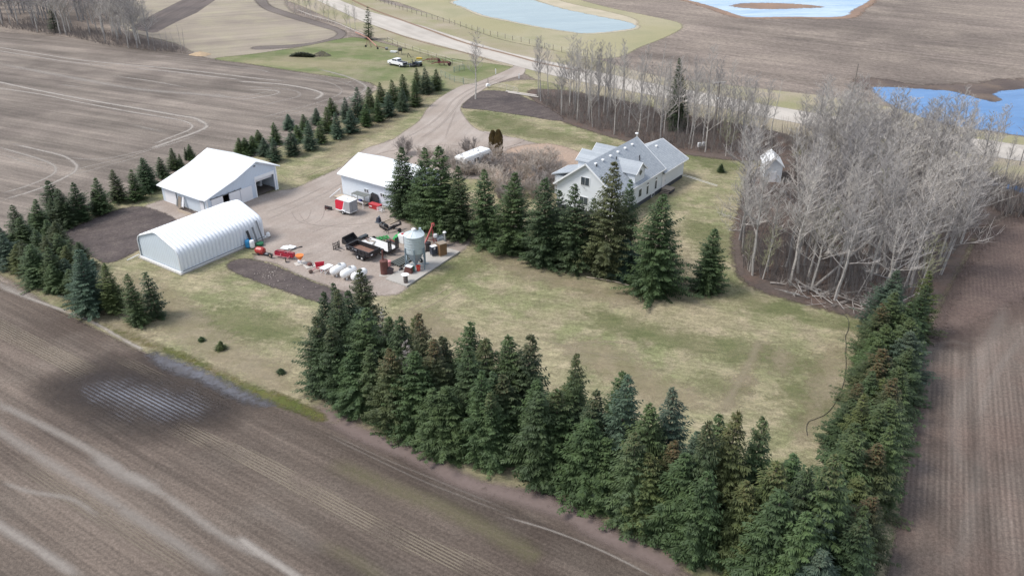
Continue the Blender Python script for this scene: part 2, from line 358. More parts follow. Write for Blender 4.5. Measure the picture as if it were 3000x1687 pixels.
# leaf litter under the bare trees
m_lit = ground_mat('leaf_litter', (.115,.09,.078), (.088,.072,.064), (.14,.092,.072), big=.15, mid_=.3, edge=(.8, 1.0), grain=.24, cmix=.6)
sheet('leaf_litter', qs((1330,228),(1350,262),(1400,300),(1500,335),(1620,368),(1700,385),(1790,398),(1880,405),(1990,392),(1995,345),(1850,312),(1700,284),(1560,252),(1420,228)), .12, m_lit, 1, 2)
sheet('leaf_litter', qs((1842,600),(1850,680),(1890,722),(1960,748),(2060,775),(2140,796),(2220,812),(2320,820),(2400,700),(2450,605),(2500,555),(2576,520),(2576,480),(2400,440),(2200,410),(2050,392),(1960,395),(1900,430),(1860,520)), .124, m_lit, 1, 2)
# gravel
m_grav = ground_mat('yard_gravel', (.335,.285,.25), (.285,.237,.205), (.37,.325,.29), big=.06, mid_=.3, streak=[(35, .07, .3), (60, .06, .6)], edge=(.5, .7), grain=.13, gscale=3)
yard = qs((1010,348),(960,362),(905,392),(860,420),(800,448),(742,474),(701,480),(640,495),(560,520),(480,530),(430,500),(385,512),(365,520),(400,545),(470,600),(560,640),(655,612),(640,650),(690,662),(760,695),(840,725),(890,742),(930,745),(985,742),(1010,735),(1060,690),(1150,640),(1180,612),(1165,595),(1100,580),(1020,560),(985,520),(1000,470),(1060,450),(1180,450),(1300,455),(1420,440),(1465,402),(1390,372),(1288,347),(1200,330))
sheet('yard', yard, .14, m_grav, .8, 1.5)
m_drive = ground_mat('drive_gravel', (.34,.29,.255), (.30,.25,.215), (.39,.345,.31), big=.06, mid_=.2, streak=[(ang(Q(1100,330), Q(1230,220)), .1, .5)], edge=(.35, .5), grain=.1, gscale=3)
drive = [c2(2640,600), c2(2700,620), c2(2700,740), c2(2576,788), c2(2450,830), c2(2340,872), c2(2250,930), c2(2130,1010), c2(2060,1080), c2(2080,1150), c2(2200,1290), c2(2400,1365), c2(2576,1385), c2(2700,1420), c6(2400,60), c6(1900,20), c6(1300,90), c6(900,220), c2(1100,1500), c2(1350,1420), c2(1500,1320), c2(1640,1220), c2(1700,1130), c2(1740,1080), c2(1830,1000), c2(1940,930), c2(2080,860), c2(2200,838), c2(2400,760), c2(2560,690), c2(2600,660)]
sheet('driveway', drive, .155, m_drive, .8, 1.2)
m_road = ground_mat('road_gravel', (.45,.41,.365), (.385,.35,.31), (.49,.455,.41), big=.05, mid_=.15, edge=(.4, .6), grain=.06, gscale=2.5, streak=[(ang(Q(1000,50), Q(1250,140)), .07, .5)])
road = qs((742,-24),(794,0),(909,54),(941,65),(1019,92),(1169,132),(1284,163),(1340,178),(1388,190),(1500,214),(1678,248),(1813,272),(1932,297),(2100,328),(2300,364),(2445,388),(2576,407),(2750,435),(2750,398),(2576,366),(2445,348),(2300,328),(2100,294),(1932,265),(1763,233),(1663,215),(1488,178),(1288,135),(1174,102),(1069,68),(919,27),(852,0),(800,-22))
sheet('gravel_road', road, .17, m_road, 1.2, 1.5, False)
m_ditch = ribbon_mat('ditch_dirt', (.3,.2,.14), (.24,.17,.12))
ribbons('road_edge', [([c2(900,-30), c2(1180,100), c2(1700,290), c2(2120,440), c2(2576,560), c3(300,640), c3(800,740)], 1.6, .8), ([c2(1190,265), c2(1500,375), c2(1800,460), c2(2100,535), c2(2500,655)], 1.0, .6)], m_ditch, .176)
# soil beds
m_soil = ground_mat('garden_soil', (.098,.08,.075), (.078,.064,.062), (.15,.125,.11), big=.1, mid_=.5, edge=(.5, .5), grain=.25, cmix=.4, streak=[(35, .12, .8)])
sheet('garden_bed', qs((160,585),(215,560),(275,535),(322,522),(355,520),(400,532),(440,552),(450,580),(348,630),(277,662),(230,645),(185,615)), .165, m_soil, .6, 1.2)
sheet('garden_bed', qs((569,668),(598,652),(640,654),(690,668),(760,698),(840,728),(888,742),(888,760),(850,768),(790,757),(720,734),(640,706),(590,686)), .168, m_soil, .6, 1.2)
sheet('garden_bed', [c2(2070,1075), c2(2130,1010), c2(2230,940), c2(2330,912), c2(2576,930), c3(120,980), c3(300,1060), c3(420,1120), c3(520,1200), c3(420,1215), c3(150,1170), c3(0,1150), c2(2300,1110), c2(2110,1095)], .168, m_soil, .6, 1.2)
# wood chip front yard
m_chip = ground_mat('bark_mulch', (.36,.265,.205), (.31,.24,.19), big=.2, edge=(.6, .8), grain=.2)
sheet('mulch_bed', qs((1290,372),(1380,362),(1460,385),(1480,410),(1440,445),(1350,460),(1270,470),(1240,440),(1260,400)), .172, m_chip, .8, 1.5)
# concrete pad
m_conc = mat('concrete', (.42,.4,.37), .9, var=.2, scale=.5, dirt=(.26,.23,.2), dirt_amt=.5)
pa, pb, pc = G(1347.3,740.6), G(1192,842.2), G(1129.7,820); pd = (pa[0]+pc[0]-pb[0]-.2, pa[1]+pc[1]-pb[1])
mb = MB(); mb.prism([pa, pb, pc, pd], .02, .23, 'xy'); tag(obj('concrete_pad', mb, m_conc, bevel=.02), None, None, None, 'structure')
# wet ground
m_wet = ground_mat('wet_soil', (.042,.034,.031), (.052,.042,.037), (.038,.032,.033), big=.1, rows=(LR, .42, .3), edge=(1.2, 7.0), grain=.22, rough=.9, spec=.3, tuft=False)
sheet('wet_soil', [d1(560,1010), d1(850,850), d1(1100,790), d1(1450,830), d1(1800,930), d1(2150,1060), d1(2300,1200), d1(2150,1330), d1(1800,1400), d1(1400,1430), d1(1050,1330), d1(760,1180)], .03, m_wet, .8, 7)
b = NB('water_sheen_rows'); v = b.pos(); sep = b.n('SeparateXYZ'); b.t.links.new(b.rot(v, LR), sep.inputs[0])
wv = b.ramp(b.math('ADD', b.math('SINE', b.math('MULTIPLY', sep.outputs[1], 2*math.pi/.42)), b.math('MULTIPLY', b.noise(v, 3.0, 5, .75), 3.0)), .7, 2.6)
al = b.math('MULTIPLY', b.ramp(b.math('ADD', b.attr('sd'), b.math('MULTIPLY', b.math('SUBTRACT', b.noise(v, .35, 5, .7), .5), 7)), -1.5, 3.5), wv, clamp=True)
m_sheen = b.end(b.bsdf((.25,.26,.3), .35, 0, .55), b.math('MULTIPLY', al, .72))  # pale wet sheen along the rows is painted as colour
sheet('standing_water_sheen', [d1(930,1020), d1(1150,960), d1(1500,1010), d1(1900,1100), d1(2050,1180), d1(1950,1300), d1(1700,1290), d1(1350,1260), d1(1100,1160), d1(960,1100)], .036, m_sheen, .6, 3)
b = NB('wet_mud'); v = b.pos()
c = b.mix(b.ramp(b.noise(v, .5, 5, .7), .35, .65), (.115,.113,.128), (.07,.062,.06))
fac = b.math('MULTIPLY_ADD', b.math('MULTIPLY_ADD', b.math('SUBTRACT', b.noise(v, 1.6, 6, .7), .5), 2.2, b.attr('sd')), 1/1.2, .5, clamp=True)
m_mud = b.end(b.bsdf(c, .4, 0, .5), fac)
sheet('mud', [d1(1500,660), d1(1640,690), d1(1850,770), d1(2100,870), d1(2300,970), d1(2576,1110), d2(150,1170), d2(120,1200), d1(2450,1150), d1(2150,1010), d1(1980,930), d1(1750,860), d1(1560,760)], .082, m_mud, .5, 1.5)
# water
def water(name, c1_, c2_, rough=.12, bs=.25, sp=.5):  # the sky mirrored in the ponds is put into these base colours
    b = NB(name); v = b.pos()
    c = b.mix(b.ramp(b.noise(b.rot(v, 8, .25, 1), .12, 6, .7), .3, .7), c1_, c2_)
    c = b.mix(b.math('MULTIPLY', b.ramp(b.noise(b.rot(v, 8, .3, 1.6), .5, 5, .7), .5, .75), .35), c, tuple(min(1, q*1.5+.05) for q in c2_))
    fac = b.math('MULTIPLY_ADD', b.math('MULTIPLY_ADD', b.math('SUBTRACT', b.noise(v, .35, 6, .7), .5), 3.5, b.attr('sd')), 1/.6, .5, clamp=True)
    return b.end(b.bsdf(c, rough, 0, sp, b.bump(b.noise(v, .9, 5, .65), bs, .15)), fac)
w_pond = water('dugout_water', (.2,.265,.28), (.26,.325,.33))
w_blue = water('slough_water', (.035,.135,.32), (.075,.2,.42), sp=.15)
w_pale = water('pale_sky_water', (.14,.28,.5), (.4,.5,.58), sp=.25)
dug = qs((1141,9),(1169,20),(1219,40),(1288,54),(1350,67),(1438,81),(1488,84),(1563,77),(1596,71),(1597,64),(1575,55),(1513,43),(1413,22),(1338,0),(1300,-9),(1210,-8),(1150,2))
def grow(p, d):
    c = (sum(a[0] for a in p)/len(p), sum(a[1] for a in p)/len(p)); o = []
    for a in p:
        L = dist(a, c); o.append((a[0]+(a[0]-c[0])/L*d, a[1]+(a[1]-c[1])/L*d))
    return o
sheet('pond_shore', grow(dug, 1.6), .05, m_shore, 1.5, 2.5)
sheet('pond_shore', qs((1597,66),(1600,50),(1540,32),(1430,8),(1370,-12),(1335,-6),(1413,22),(1513,43),(1575,55)), .055, m_shore, 1.5, 2.5)
sheet('pond_water', dug, .07, w_pond, 1.2, 2)
m_mud2 = ground_mat('dark_mud', (.085,.066,.06), (.115,.09,.08), (.2,.15,.11), big=.06, mid_=.15, edge=(2.5, 4), grain=.2)
top = qs((1725,-4),(1760,8),(1801,20),(1850,37),(1888,44),(2000,43),(2082,44),(2128,40),(2144,26),(2182,5),(2170,-4),(2000,-8),(1850,-8))
m_tanmud = ground_mat('tan_mud', (.27,.18,.13), (.22,.155,.12), big=.1, edge=(2.0, 3), grain=.14)
sheet('mud_shore', grow(top, 4), .05, m_tanmud, 2, 4)
sheet('pond_water', top, .07, w_pale, 1.5, 2)
sheet('mud_island', qs((1838,15),(1880,9),(1960,9),(2040,14),(2070,19),(2010,22),(1930,24),(1870,21)), .09, m_tanmud, 1.2, 4)
right = [c4(1050,885), c4(1250,882), c4(1450,892), c4(1650,905), c4(1850,925), c4(2020,965), c4(2200,1015), c4(2290,1030), c4(2340,1000), c4(2290,965), c4(2300,935), c4(2420,912), c4(2700,900), c4(2900,1000), c4(2900,1420), c4(2576,1368), c4(2250,1320), c4(2000,1288), c4(1640,1210), c4(1350,1110), c4(1150,1000)]
sheet('mud_shore', [c4(850,800), c4(1100,790), c4(1450,850), c4(1800,850), c4(2150,830), c4(2300,800), c4(2800,810), c4(2900,1000), c4(2500,1100), c4(1800,960), c4(1300,930), c4(1000,900)], .045, m_mud2, 1.5, 5)
sheet('pond_water', right, .08, w_blue, 1.0, 2)
sheet('ditch_water', [c8(2030,350), c8(2200,365), c8(2400,410), c8(2576,455), c8(2750,500), c8(2750,540), c8(2500,480), c8(2250,425), c8(2080,390)], .135, w_blue, .8, 1.2)
# ---------------------------------------------------------------- worn tracks
m_trk = ribbon_mat('pale_track', (.42,.38,.34), (.33,.295,.265), 1.0, .3)
T = []
for p, wd, st in [
  (((-100,465),(0,480),(400,545),(800,605),(1200,645),(1700,690),(2200,745),(2576,790),(2900,820)), 1.1, .9), (((-100,500),(0,515),(400,580),(700,625),(1150,670)), 1.1, .7), (((1270,685),(1700,720),(2200,780),(2450,805)), 1.0, .75),
  (((-50,635),(500,740),(900,815),(1400,900),(2000,950),(2350,985)), 2.6, .45), (((1100,760),(1500,815),(1900,885)), .9, .6), (((550,845),(880,890)), .8, .5),
  (((-60,820),(0,830),(400,915),(900,1010),(1400,1095),(1800,1165),(1950,1190),(2040,1230),(2080,1270),(2000,1320),(1700,1430),(1500,1500)), 1.4, .8),
  (((-60,880),(0,890),(400,950),(800,1030),(1300,1125),(1700,1190),(1850,1220),(1930,1260),(1900,1310),(1700,1390),(1550,1450)), .9, .75),
  (((2250,665),(2576,700),(2750,740)), .9, .5), (((2150,940),(2350,985),(2576,950),(2800,900)), .9, .5), (((1300,1250),(1700,1340)), 1.4, .4)]:
    T.append(([c1(*q) for q in p], wd*1.25, min(.85, st*1.1)))
for p, wd, st in [
  (((-30,35),(200,100),(400,160),(520,210),(560,260),(520,320),(300,420),(0,510)), .7, .6), (((100,0),(400,70),(640,130),(750,200),(770,250),(700,320),(400,455),(0,580)), .8, .7),
  (((700,140),(850,160),(1100,150),(1500,60),(1740,0),(2000,-90)), .5, .5), (((640,300),(900,230),(1200,160),(1576,50),(1900,-40)), .5, .45), (((560,340),(800,300),(1100,220),(1500,110)), .5, .4), (((0,100),(250,190),(500,270)), .5, .4)]:
    T.append(([c5(*q) for q in p], wd*1.5, min(.85, st*1.1)))
for p, wd, st in [
  (((-200,820),(0,832),(250,850),(500,890),(640,930),(660,960),(580,1010)), 1.3, .9), (((-100,905),(150,910),(230,930),(180,955),(0,985),(-200,1010)), .9, .7), (((-150,870),(200,890),(400,920),(430,970),(200,1030),(0,1080)), .8, .4),
  (((350,770),(600,800),(800,860),(860,930),(700,1010),(350,1110),(0,1200)), .6, .5), (((500,770),(750,800),(950,860),(1000,920),(850,1010),(500,1110),(100,1220)), .5, .4), (((900,835),(970,822)), 1.0, .6), (((600,690),(900,770),(1080,850),(1100,900),(1000,960),(800,1050)), 1.2, .55)]:
    T.append(([c2(*q) for q in p], wd*1.4, min(.85, st*1.1)))
ribbons('field_track', T, m_trk, .05)
T = []
for p, wd, st in [(((-200,-350),(520,0),(1000,260),(1700,690),(2200,1040),(2700,1300)), 1.5, .4), (((-200,-130),(0,10),(400,270),(850,540),(1400,900),(1800,1150),(2300,1500)), 1.9, .36), (((-100,880),(0,950),(400,1200),(850,1500)), 1.6, .5),
   (((900,240),(1200,430),(1600,600)), 2.4, .4), (((0,500),(300,610),(700,680),(1000,860)), 1.0, .35)]:
    T.append(([e1c(*q) for q in p], wd, st*1.1))
for p, wd, st in [(((-200,1040),(0,1190),(250,1350),(500,1520)), 1.3, .7), (((660,30),(1200,290),(1700,520),(2600,870)), .35, .2), (((700,20),(1250,270),(1800,500),(2600,830)), .35, .18), (((-80,740),(180,870),(420,1040),(700,1250)), 2.8, .08)]:
    T.append(([e2c(*q) for q in p], wd, st))
for p, wd, st in [(((0,0),(200,80),(500,190),(900,340),(1300,560),(1450,640)), .9, .8), (((-100,-60),(100,20),(400,140)), 2.0, .5)]:
    T.append(([d1(*q) for q in p], wd, st))
T.append(([e3c(-100,850), e3c(400,1000), e3c(900,1200), e3c(1500,1500)], .4, .5))
ribbons('field_track', T, m_trk, .05)
b = NB('straw_rows'); v = b.pos(); sep = b.n('SeparateXYZ'); b.t.links.new(b.rot(v, LR), sep.inputs[0])
wv = b.ramp(b.math('ADD', b.math('SINE', b.math('MULTIPLY', sep.outputs[1], 2*math.pi/.3)), b.math('MULTIPLY', b.noise(v, 2.5, 4), .8)), -.1, 1.2)
al = b.math('MULTIPLY', b.math('MULTIPLY', b.ramp(b.math('SUBTRACT', 1.0, b.attr('across')), 0, .3), wv), b.attr('str'), clamp=True)
m_straw = b.end(b.bsdf(b.mix(b.noise(v, .3, 4), (.29,.24,.17), (.25,.215,.17)), .95), b.math('MULTIPLY', al, b.ramp(b.noise(v, .25, 4), .25, .55)))
ribbons('straw_row', [([d1(-200,300), d1(0,420), d1(460,640), d1(930,890)], 3.0, .6), ([e1c(1700,-40), e1c(2545,310), e2c(700,690), e2c(1400,1050), e2c(2545,1500)], 2.4, .6), ([e1c(200,260), e1c(700,640), e1c(1300,1000), e1c(2100,1470)], 2.2, .4), ([d1(1150,700), d1(1500,860), d1(1700,960)], 1.6, .3)], m_straw, .044)
m_weed = ribbon_mat('green_weeds', (.15,.145,.075), (.19,.165,.11), 1.0, .5)
ribbons('weed_strip', [([e2c(700,300), e2c(1300,560), e2c(1900,790), e2c(2600,1150), e3c(300,1300)], 3.4, .45), ([e2c(600,1100), e2c(1000,1300), e2c(1300,1500)], 2.4, .3)], m_weed, .04)
m_dust = ribbon_mat('leaf_dust', (.23,.18,.165), (.2,.155,.14), .9, .6)
ribbons('hedge_margin', [([d2(500,1180), d2(900,1390), e2c(1100,60), e2c(1600,260), e2c(2100,520), e3c(0,640), e3c(500,800), e3c(900,1020), e3c(1400,1250), e3c(1700,1420)], 3.6, .8)], m_dust, .056)
ribbons('field_track', [([Q(2530,760), Q(2500,840), Q(2440,960), Q(2400,1080), Q(2420,1200)], 2.6, .15), ([Q(2576,840), Q(2500,950), Q(2450,1080)], 1.5, .15), ([Q(2400,1449), Q(2440,1300), Q(2470,1100)], 2.2, .12), ([Q(2330,900), Q(2380,860), Q(2450,870)], 1.5, .1)], m_trk, .06)
# wheel marks on gravel and lawn
m_wheel = ribbon_mat('worn_gravel', (.4,.35,.31), (.36,.31,.275), .9, .5)
W_ = []
for p, wd, st in [(((100,780),(400,640),(700,500),(900,380)), .8, .7), (((100,700),(400,580),(700,430)), .7, .6), (((350,680),(420,780),(560,820),(800,830),(1200,800)), .35, .6), (((430,700),(500,790),(640,830),(1100,850)), .3, .5), (((560,660),(520,760),(420,800)), .3, .5), (((700,640),(660,760),(560,830)), .3, .5), (((900,800),(700,850),(560,900)), .5, .4)]:
    W_.append(([c6(*q) for q in p], wd, st))
for p, wd, st in [(((1500,1400),(1750,1250),(1900,1120),(2000,1000),(2200,880),(2450,780)), .9, .7), (((1650,1400),(1860,1260),(1990,1110),(2100,980),(2300,870),(2520,770)), .9, .7), (((1900,1400),(1960,1240),(2020,1100)), .7, .5)]:
    W_.append(([c2(*q) for q in p], wd, st))
ribbons('wheel_track', W_, m_wheel, .18)
m_lt = ribbon_mat('lawn_track', (.36,.31,.225), (.3,.26,.17), .9, .9)
ribbons('lawn_track', [([d2(1500,260), d2(1800,90), d2(1950,0)], .5, .6), ([d2(1580,280), d2(1900,110), d2(2060,0)], .5, .6), ([d2(1300,260), d2(1600,380), d2(1900,520)], .6, .5), ([c5(2576,560), c6(0,480), c6(300,390), c6(230,300)], .4, .4), ([d3(2240,1180), d3(2150,1240)], 2.6, .0), ([d3(2500,520), d3(2420,700), d3(2330,880), d3(2200,1100), d3(2100,1240)], 1.5, .4), ([d3(300,640), d3(800,560), d3(1400,560)], .8, .3), ([d3(0,420), d3(600,620), d3(1300,760)], .8, .35), ([c6(300,390), c6(700,260), c6(1000,120), c2(1300,1440)], .7, .4)], m_lt, .125)
# ================================================================ trees
def needle_mat():
    b = NB('spruce_needles'); oi = b.n('ObjectInfo'); v = b.objc()
    sep = b.n('SeparateXYZ'); b.t.links.new(v, sep.inputs[0])
    n1 = b.noise(v, .9, 3); n2 = b.noise(v, 6, 3)
    c = b.mix(1.0, oi.outputs['Color'], b.mix(b.ramp(n1, .3, .7), (.72,.74,.72), (1.3,1.25,1.1)), 'MULTIPLY')
    c = b.mix(1.0, c, b.mix(n2, (.7,.7,.7), (1.35,1.35,1.35)), 'MULTIPLY')
    # rusty cones gather near the top of some crowns (object alpha carries how many)
    top = b.ramp(b.math('ADD', sep.outputs[2], b.math('MULTIPLY', b.math('SUBTRACT', n1, .5), 4.0)), 6.6, 9.2)
    c = b.mix(b.math('MULTIPLY', b.math('MULTIPLY', top, b.ramp(n2, .4, .6)), oi.outputs['Alpha']), c, (.125,.07,.036))
    return b.end(b.bsdf(c, .62, 0, .3))
M_NEED = needle_mat()
M_BARK = mat('spruce_bark', (.11,.085,.07), .9, var=.3, scale=5)
def spruce_mesh(seed, H=10.0, Rr=2.0, levels=30, nb=9, droop=.35, gap=0.0, pw=.85, tw=.16, lean=0.0, z0=.03, hang=.25, dens=1.0):
    rnd = random.Random(seed); mb = MB(); tr = MB()
    tr.tube((0,0,-.1), (0,0,H*.97), .02*H*.8, .02, 6)
    side = [rnd.uniform(.66, 1.2) for _ in range(48)]
    for i in range(levels):
        t = (i+rnd.random()*.7)/levels; z = H*(z0+(1-z0)*t)
        L0 = Rr*(1-t**pw)+.1
        if t < .12: L0 *= .82+1.5*t
        for j in range(max(4, int(nb*(1-.45*t)))):
            if rnd.random() < gap: continue
            az = 2*math.pi*(j/nb)+i*2.39+rnd.uniform(-.35, .35)
            L = L0*rnd.uniform(.72, 1.12)*side[(int(az/(2*math.pi)*8) % 8)+8*min(5, int(t*6))]
            if rnd.random() < .1: L *= 1.32
            dx, dy = math.cos(az), math.sin(az)
            up = .45-.75*(1-t)*droop/.35*.8   # young top shoots rise, old low boughs sag
            st = max(2, int(L/.24*dens)); zj = z+rnd.uniform(-.1, .1)
            for k in range(st+1):
                s = (k+rnd.uniform(.1, .6))/(st+.6)
                if s < .12: continue
                x = L*s; zz = zj+up*x+droop*.38*x*x/max(L, .3)*.9-.0
                p = Vector((dx*x, dy*x, zz))
                tip = (1-s)
                ln = (.24+.5*tip*min(1, L/1.6))*rnd.uniform(.75, 1.3); w = tw*rnd.uniform(.7, 1.25)
                for sgn in (-1, 1):
                    d = Vector((dx*.75-sgn*dy*.8, dy*.75+sgn*dx*.8, -hang*rnd.uniform(.2, 1.5)+.05)).normalized()
                    q = Vector((-d.y, d.x, rnd.uniform(-.5, .5))).normalized()*w*.5
                    m_ = p+d*ln*.45; e = p+d*ln+Vector((0,0,-.05))
                    mb.quad(p, m_+q, e, m_-q)
                if rnd.random() < .55:
                    d = Vector((dx*.7+rnd.uniform(-.4,.4), dy*.7+rnd.uniform(-.4,.4), rnd.uniform(-.55, .45))).normalized()
                    q = Vector((-dy, dx, 0))*w*.55; m_ = p+d*ln*.4; e = p+d*ln*.9
                    mb.quad(p, m_+q, e, m_-q)
    for j in range(6):
        a = j*1.05; d = Vector((math.cos(a)*.35, math.sin(a)*.35, 1)).normalized(); p = Vector((0,0,H*.965)); q = Vector((-math.sin(a), math.cos(a), 0))*.05
        mb.quad(p, p+d*.2+q, p+d*.45, p+d*.2-q)
    def mk(nm, m, material):
        me = bpy.data.meshes.new(nm); me.from_pydata(m.v, [], m.f); me.materials.append(material); me.update(); return me
    return mk('crown', mb, M_NEED), mk('trunk', tr, M_BARK)
SP = {
 'young': [spruce_mesh(s, 10, 2.7, 38, 14, .26, .0, 1.2, .14, hang=.12, dens=1.2) for s in (1, 2, 3)],
 'hedge': [spruce_mesh(s, 10, 2.2, 40, 12, .44, .07, 1.28, .125, hang=.45, dens=1.3) for s in (11, 12, 13, 14, 15, 16)],
 'big':   [spruce_mesh(s, 10, 2.4, 44, 13, .40, .03, 1.55, .125, hang=.38, dens=1.3) for s in (21, 22, 23, 24)],
 'thin':  [spruce_mesh(s, 10, 1.25, 34, 8, .5, .15, 1.6, .15, hang=.5) for s in (31, 32)],
 'dead':  [spruce_mesh(s, 10, 1.15, 26, 6, .6, .42, 1.6, .06, hang=.7) for s in (41,)],
}
GREEN = (.052,.082,.034); DARK = (.04,.064,.029); BLUE = (.05,.08,.057); YEL = (.07,.09,.033); OLIV = (.058,.073,.033); GREY = (.2,.19,.19)
SPN = [0]
def spruce(pos, h, r, kind, col, label, group=None, cones=0.0, name='spruce_tree', var=None, cat='spruce tree'):
    SPN[0] += 1; rnd = random.Random(SPN[0]*17+3)
    cme, tme = (SP[kind][var] if var is not None else rnd.choice(SP[kind]))
    t = thing(name, label, cat, pos, rnd.uniform(0, 360), group)
    base = {'young': 2.45, 'hedge': 2.0, 'big': 2.1, 'thin': 1.25, 'dead': 1.15}[kind]
    sx = r/base; sz = h/10
    t.scale = (sx*rnd.uniform(.9, 1.12), sx*rnd.uniform(.9, 1.12), sz)
    if h > 3: t.rotation_euler[0] = R(rnd.uniform(-3, 3)); t.rotation_euler[1] = R(rnd.uniform(-3, 3))
    for nm, me in (('crown', cme), ('trunk', tme)):
        o = bpy.data.objects.new(nm, me); COL.objects.link(o); o.parent = t
        k = rnd.uniform(.88, 1.14); o.color = (col[0]*k*rnd.uniform(.93,1.07), col[1]*k, col[2]*k*rnd.uniform(.93,1.07), cones)
    return t
# --- the double row along the driveway
row = [(1815,910,700,DARK),(1715,945,690,BLUE),(1620,925,690,GREEN),(1600,1072,820,GREEN),(1480,1120,890,BLUE),(1495,1010,750,GREEN),(1390,1075,810,GREEN),(1340,1175,935,BLUE),(1270,1060,835,GREEN),(1238,1225,990,GREEN),(1165,1130,880,GREEN),(1112,1275,1040,GREEN),
 (1035,1210,890,BLUE),(962,1338,1085,BLUE),(905,1235,990,BLUE),(828,1390,1130,BLUE),(775,1160,990,GREEN),(738,1335,1080,GREEN),(615,1250,1090,BLUE),(550,1508,1220,BLUE),(660,1445,1230,GREEN),(500,1330,1155,GREEN),(430,1430,1260,GREEN),(340,1300,1150,BLUE),(371,1566,1310,BLUE),(200,1450,1235,GREEN),(195,1628,1395,BLUE),(100,1572,1390,BLUE),(30,1470,1330,GREEN),(-20,1530,1370,GREEN),(-95,1560,1390,DARK),(-150,1555,1395,GREEN)]
pts = []
for x, y, t, c in row:
    p = c2(x, y); pts.append((p, height_at(p, t/k0), c))
gate = c2(2095, 840); pts.sort(key=lambda q: dist(q[0], gate))
ORD = ['first','second','third','fourth','fifth','sixth','seventh','eighth','ninth','tenth','eleventh','twelfth','thirteenth','fourteenth','fifteenth','sixteenth','seventeenth','eighteenth']
cnt = {}
for p, h, c in pts:
    nm = 'bluish' if c == BLUE else 'dark green' if c == DARK else 'green'
    i = cnt.get(nm, 0); cnt[nm] = i+1
    spruce(p, max(3.2, h*1.02), max(1.5, .29*h+.22), 'young', (c[0]*1.22, c[1]*1.2, c[2]*1.1), f'{nm} young spruce by the driveway, {ORD[i]} {nm} one from the gate', 'spruces in the driveway row')
# --- behind and left of the big barn, along the upper field
rowb = [(1925,165,10),(1880,170,130),(1765,265,50),(1825,240,150),(1650,350,140),(1500,480,140),(1375,575,270),(1205,580,270),(1040,700,345),(1000,715,480),(820,775,395),(690,830,455),(585,750,370),(560,820,560),(420,900,565),(345,880,700)]
for i, (x, y, t) in enumerate(rowb):
    p = c5(x, y); h = height_at(p, 420+t/k0)
    c = [GREEN, DARK, GREEN, OLIV][i % 4]
    if 10 <= i <= 12: c = DARK
    spruce(p, max(2.5, h), .27*h+.3, 'young' if i not in (5, 11, 12) else 'big', c, f'spruce in the single row past the big barn, {ORD[i]} counting left from the barn', 'spruces left of the big barn', name='spruce_tree')
# --- clump at the left edge
cl = [(30,1165,815),(120,1240,890),(240,1300,1010),(225,1010,620),(300,1100,740),(330,1330,970),(430,1410,1000),(585,1440,1030),(700,1440,1160),(735,1340,1020),(850,1275,985),(525,1010,760),(605,1080,780),(440,1180,860),(180,1120,900),(60,1050,830),(-40,1100,900),(-20,1230,1000),(660,1240,900),(520,1260,930),(590,1485,1200),(760,1515,1260),(930,1690,1050),(1165,1700,1190),(880,1560,1150),(-60,1000,780)]
for i, (x, y, t) in enumerate(cl):
    p = c5(x, y); h = height_at(p, 420+t/k0); c = [GREEN, BLUE, YEL, DARK, GREEN, OLIV, GREEN][i % 7]
    if i in (22,): h *= 1.0
    spruce(p, min(11, max(3, h*.98)), (.23*h+.6) if i not in (22, 23) else 2.6 if i == 22 else 1.9, 'young' if i in (22, 23, 9) else 'hedge' if i % 2 else 'big', c, 'green spruce in the dense clump at the left edge, between the two fields' if i not in (22, 23) else ('broad dark spruce at the near end of the left clump' if i == 22 else 'shorter bushy spruce at the near tip of the left clump, beside the broad one'), 'spruces of the left clump' if i not in (22, 23) else None)
p = d1(1405, 375); spruce(p, height_at(p, 420+1320/k0), 1.5, 'big', GREEN, 'narrow green spruce before the white arched shed, left of a pair')
p = d1(1580, 300); spruce(p, height_at(p, 420+1300/k0), 1.45, 'thin', DARK, 'thin spruce with bare dead lower boughs, right one of the pair before the arched shed')
p = d1(2030, 545); spruce(p, .6, .42, 'young', GREEN, 'tiny spruce seedling in the dry grass, the left and smaller of two')
p = d1(2230, 630); spruce(p, 1.15, .6, 'young', YEL, 'knee-high spruce sapling in the dry grass, the right and taller of two')
p = d2(255, 865); spruce(p, .6, .5, 'young', DARK, 'low dark sapling in the grass left of the bottom hedge')
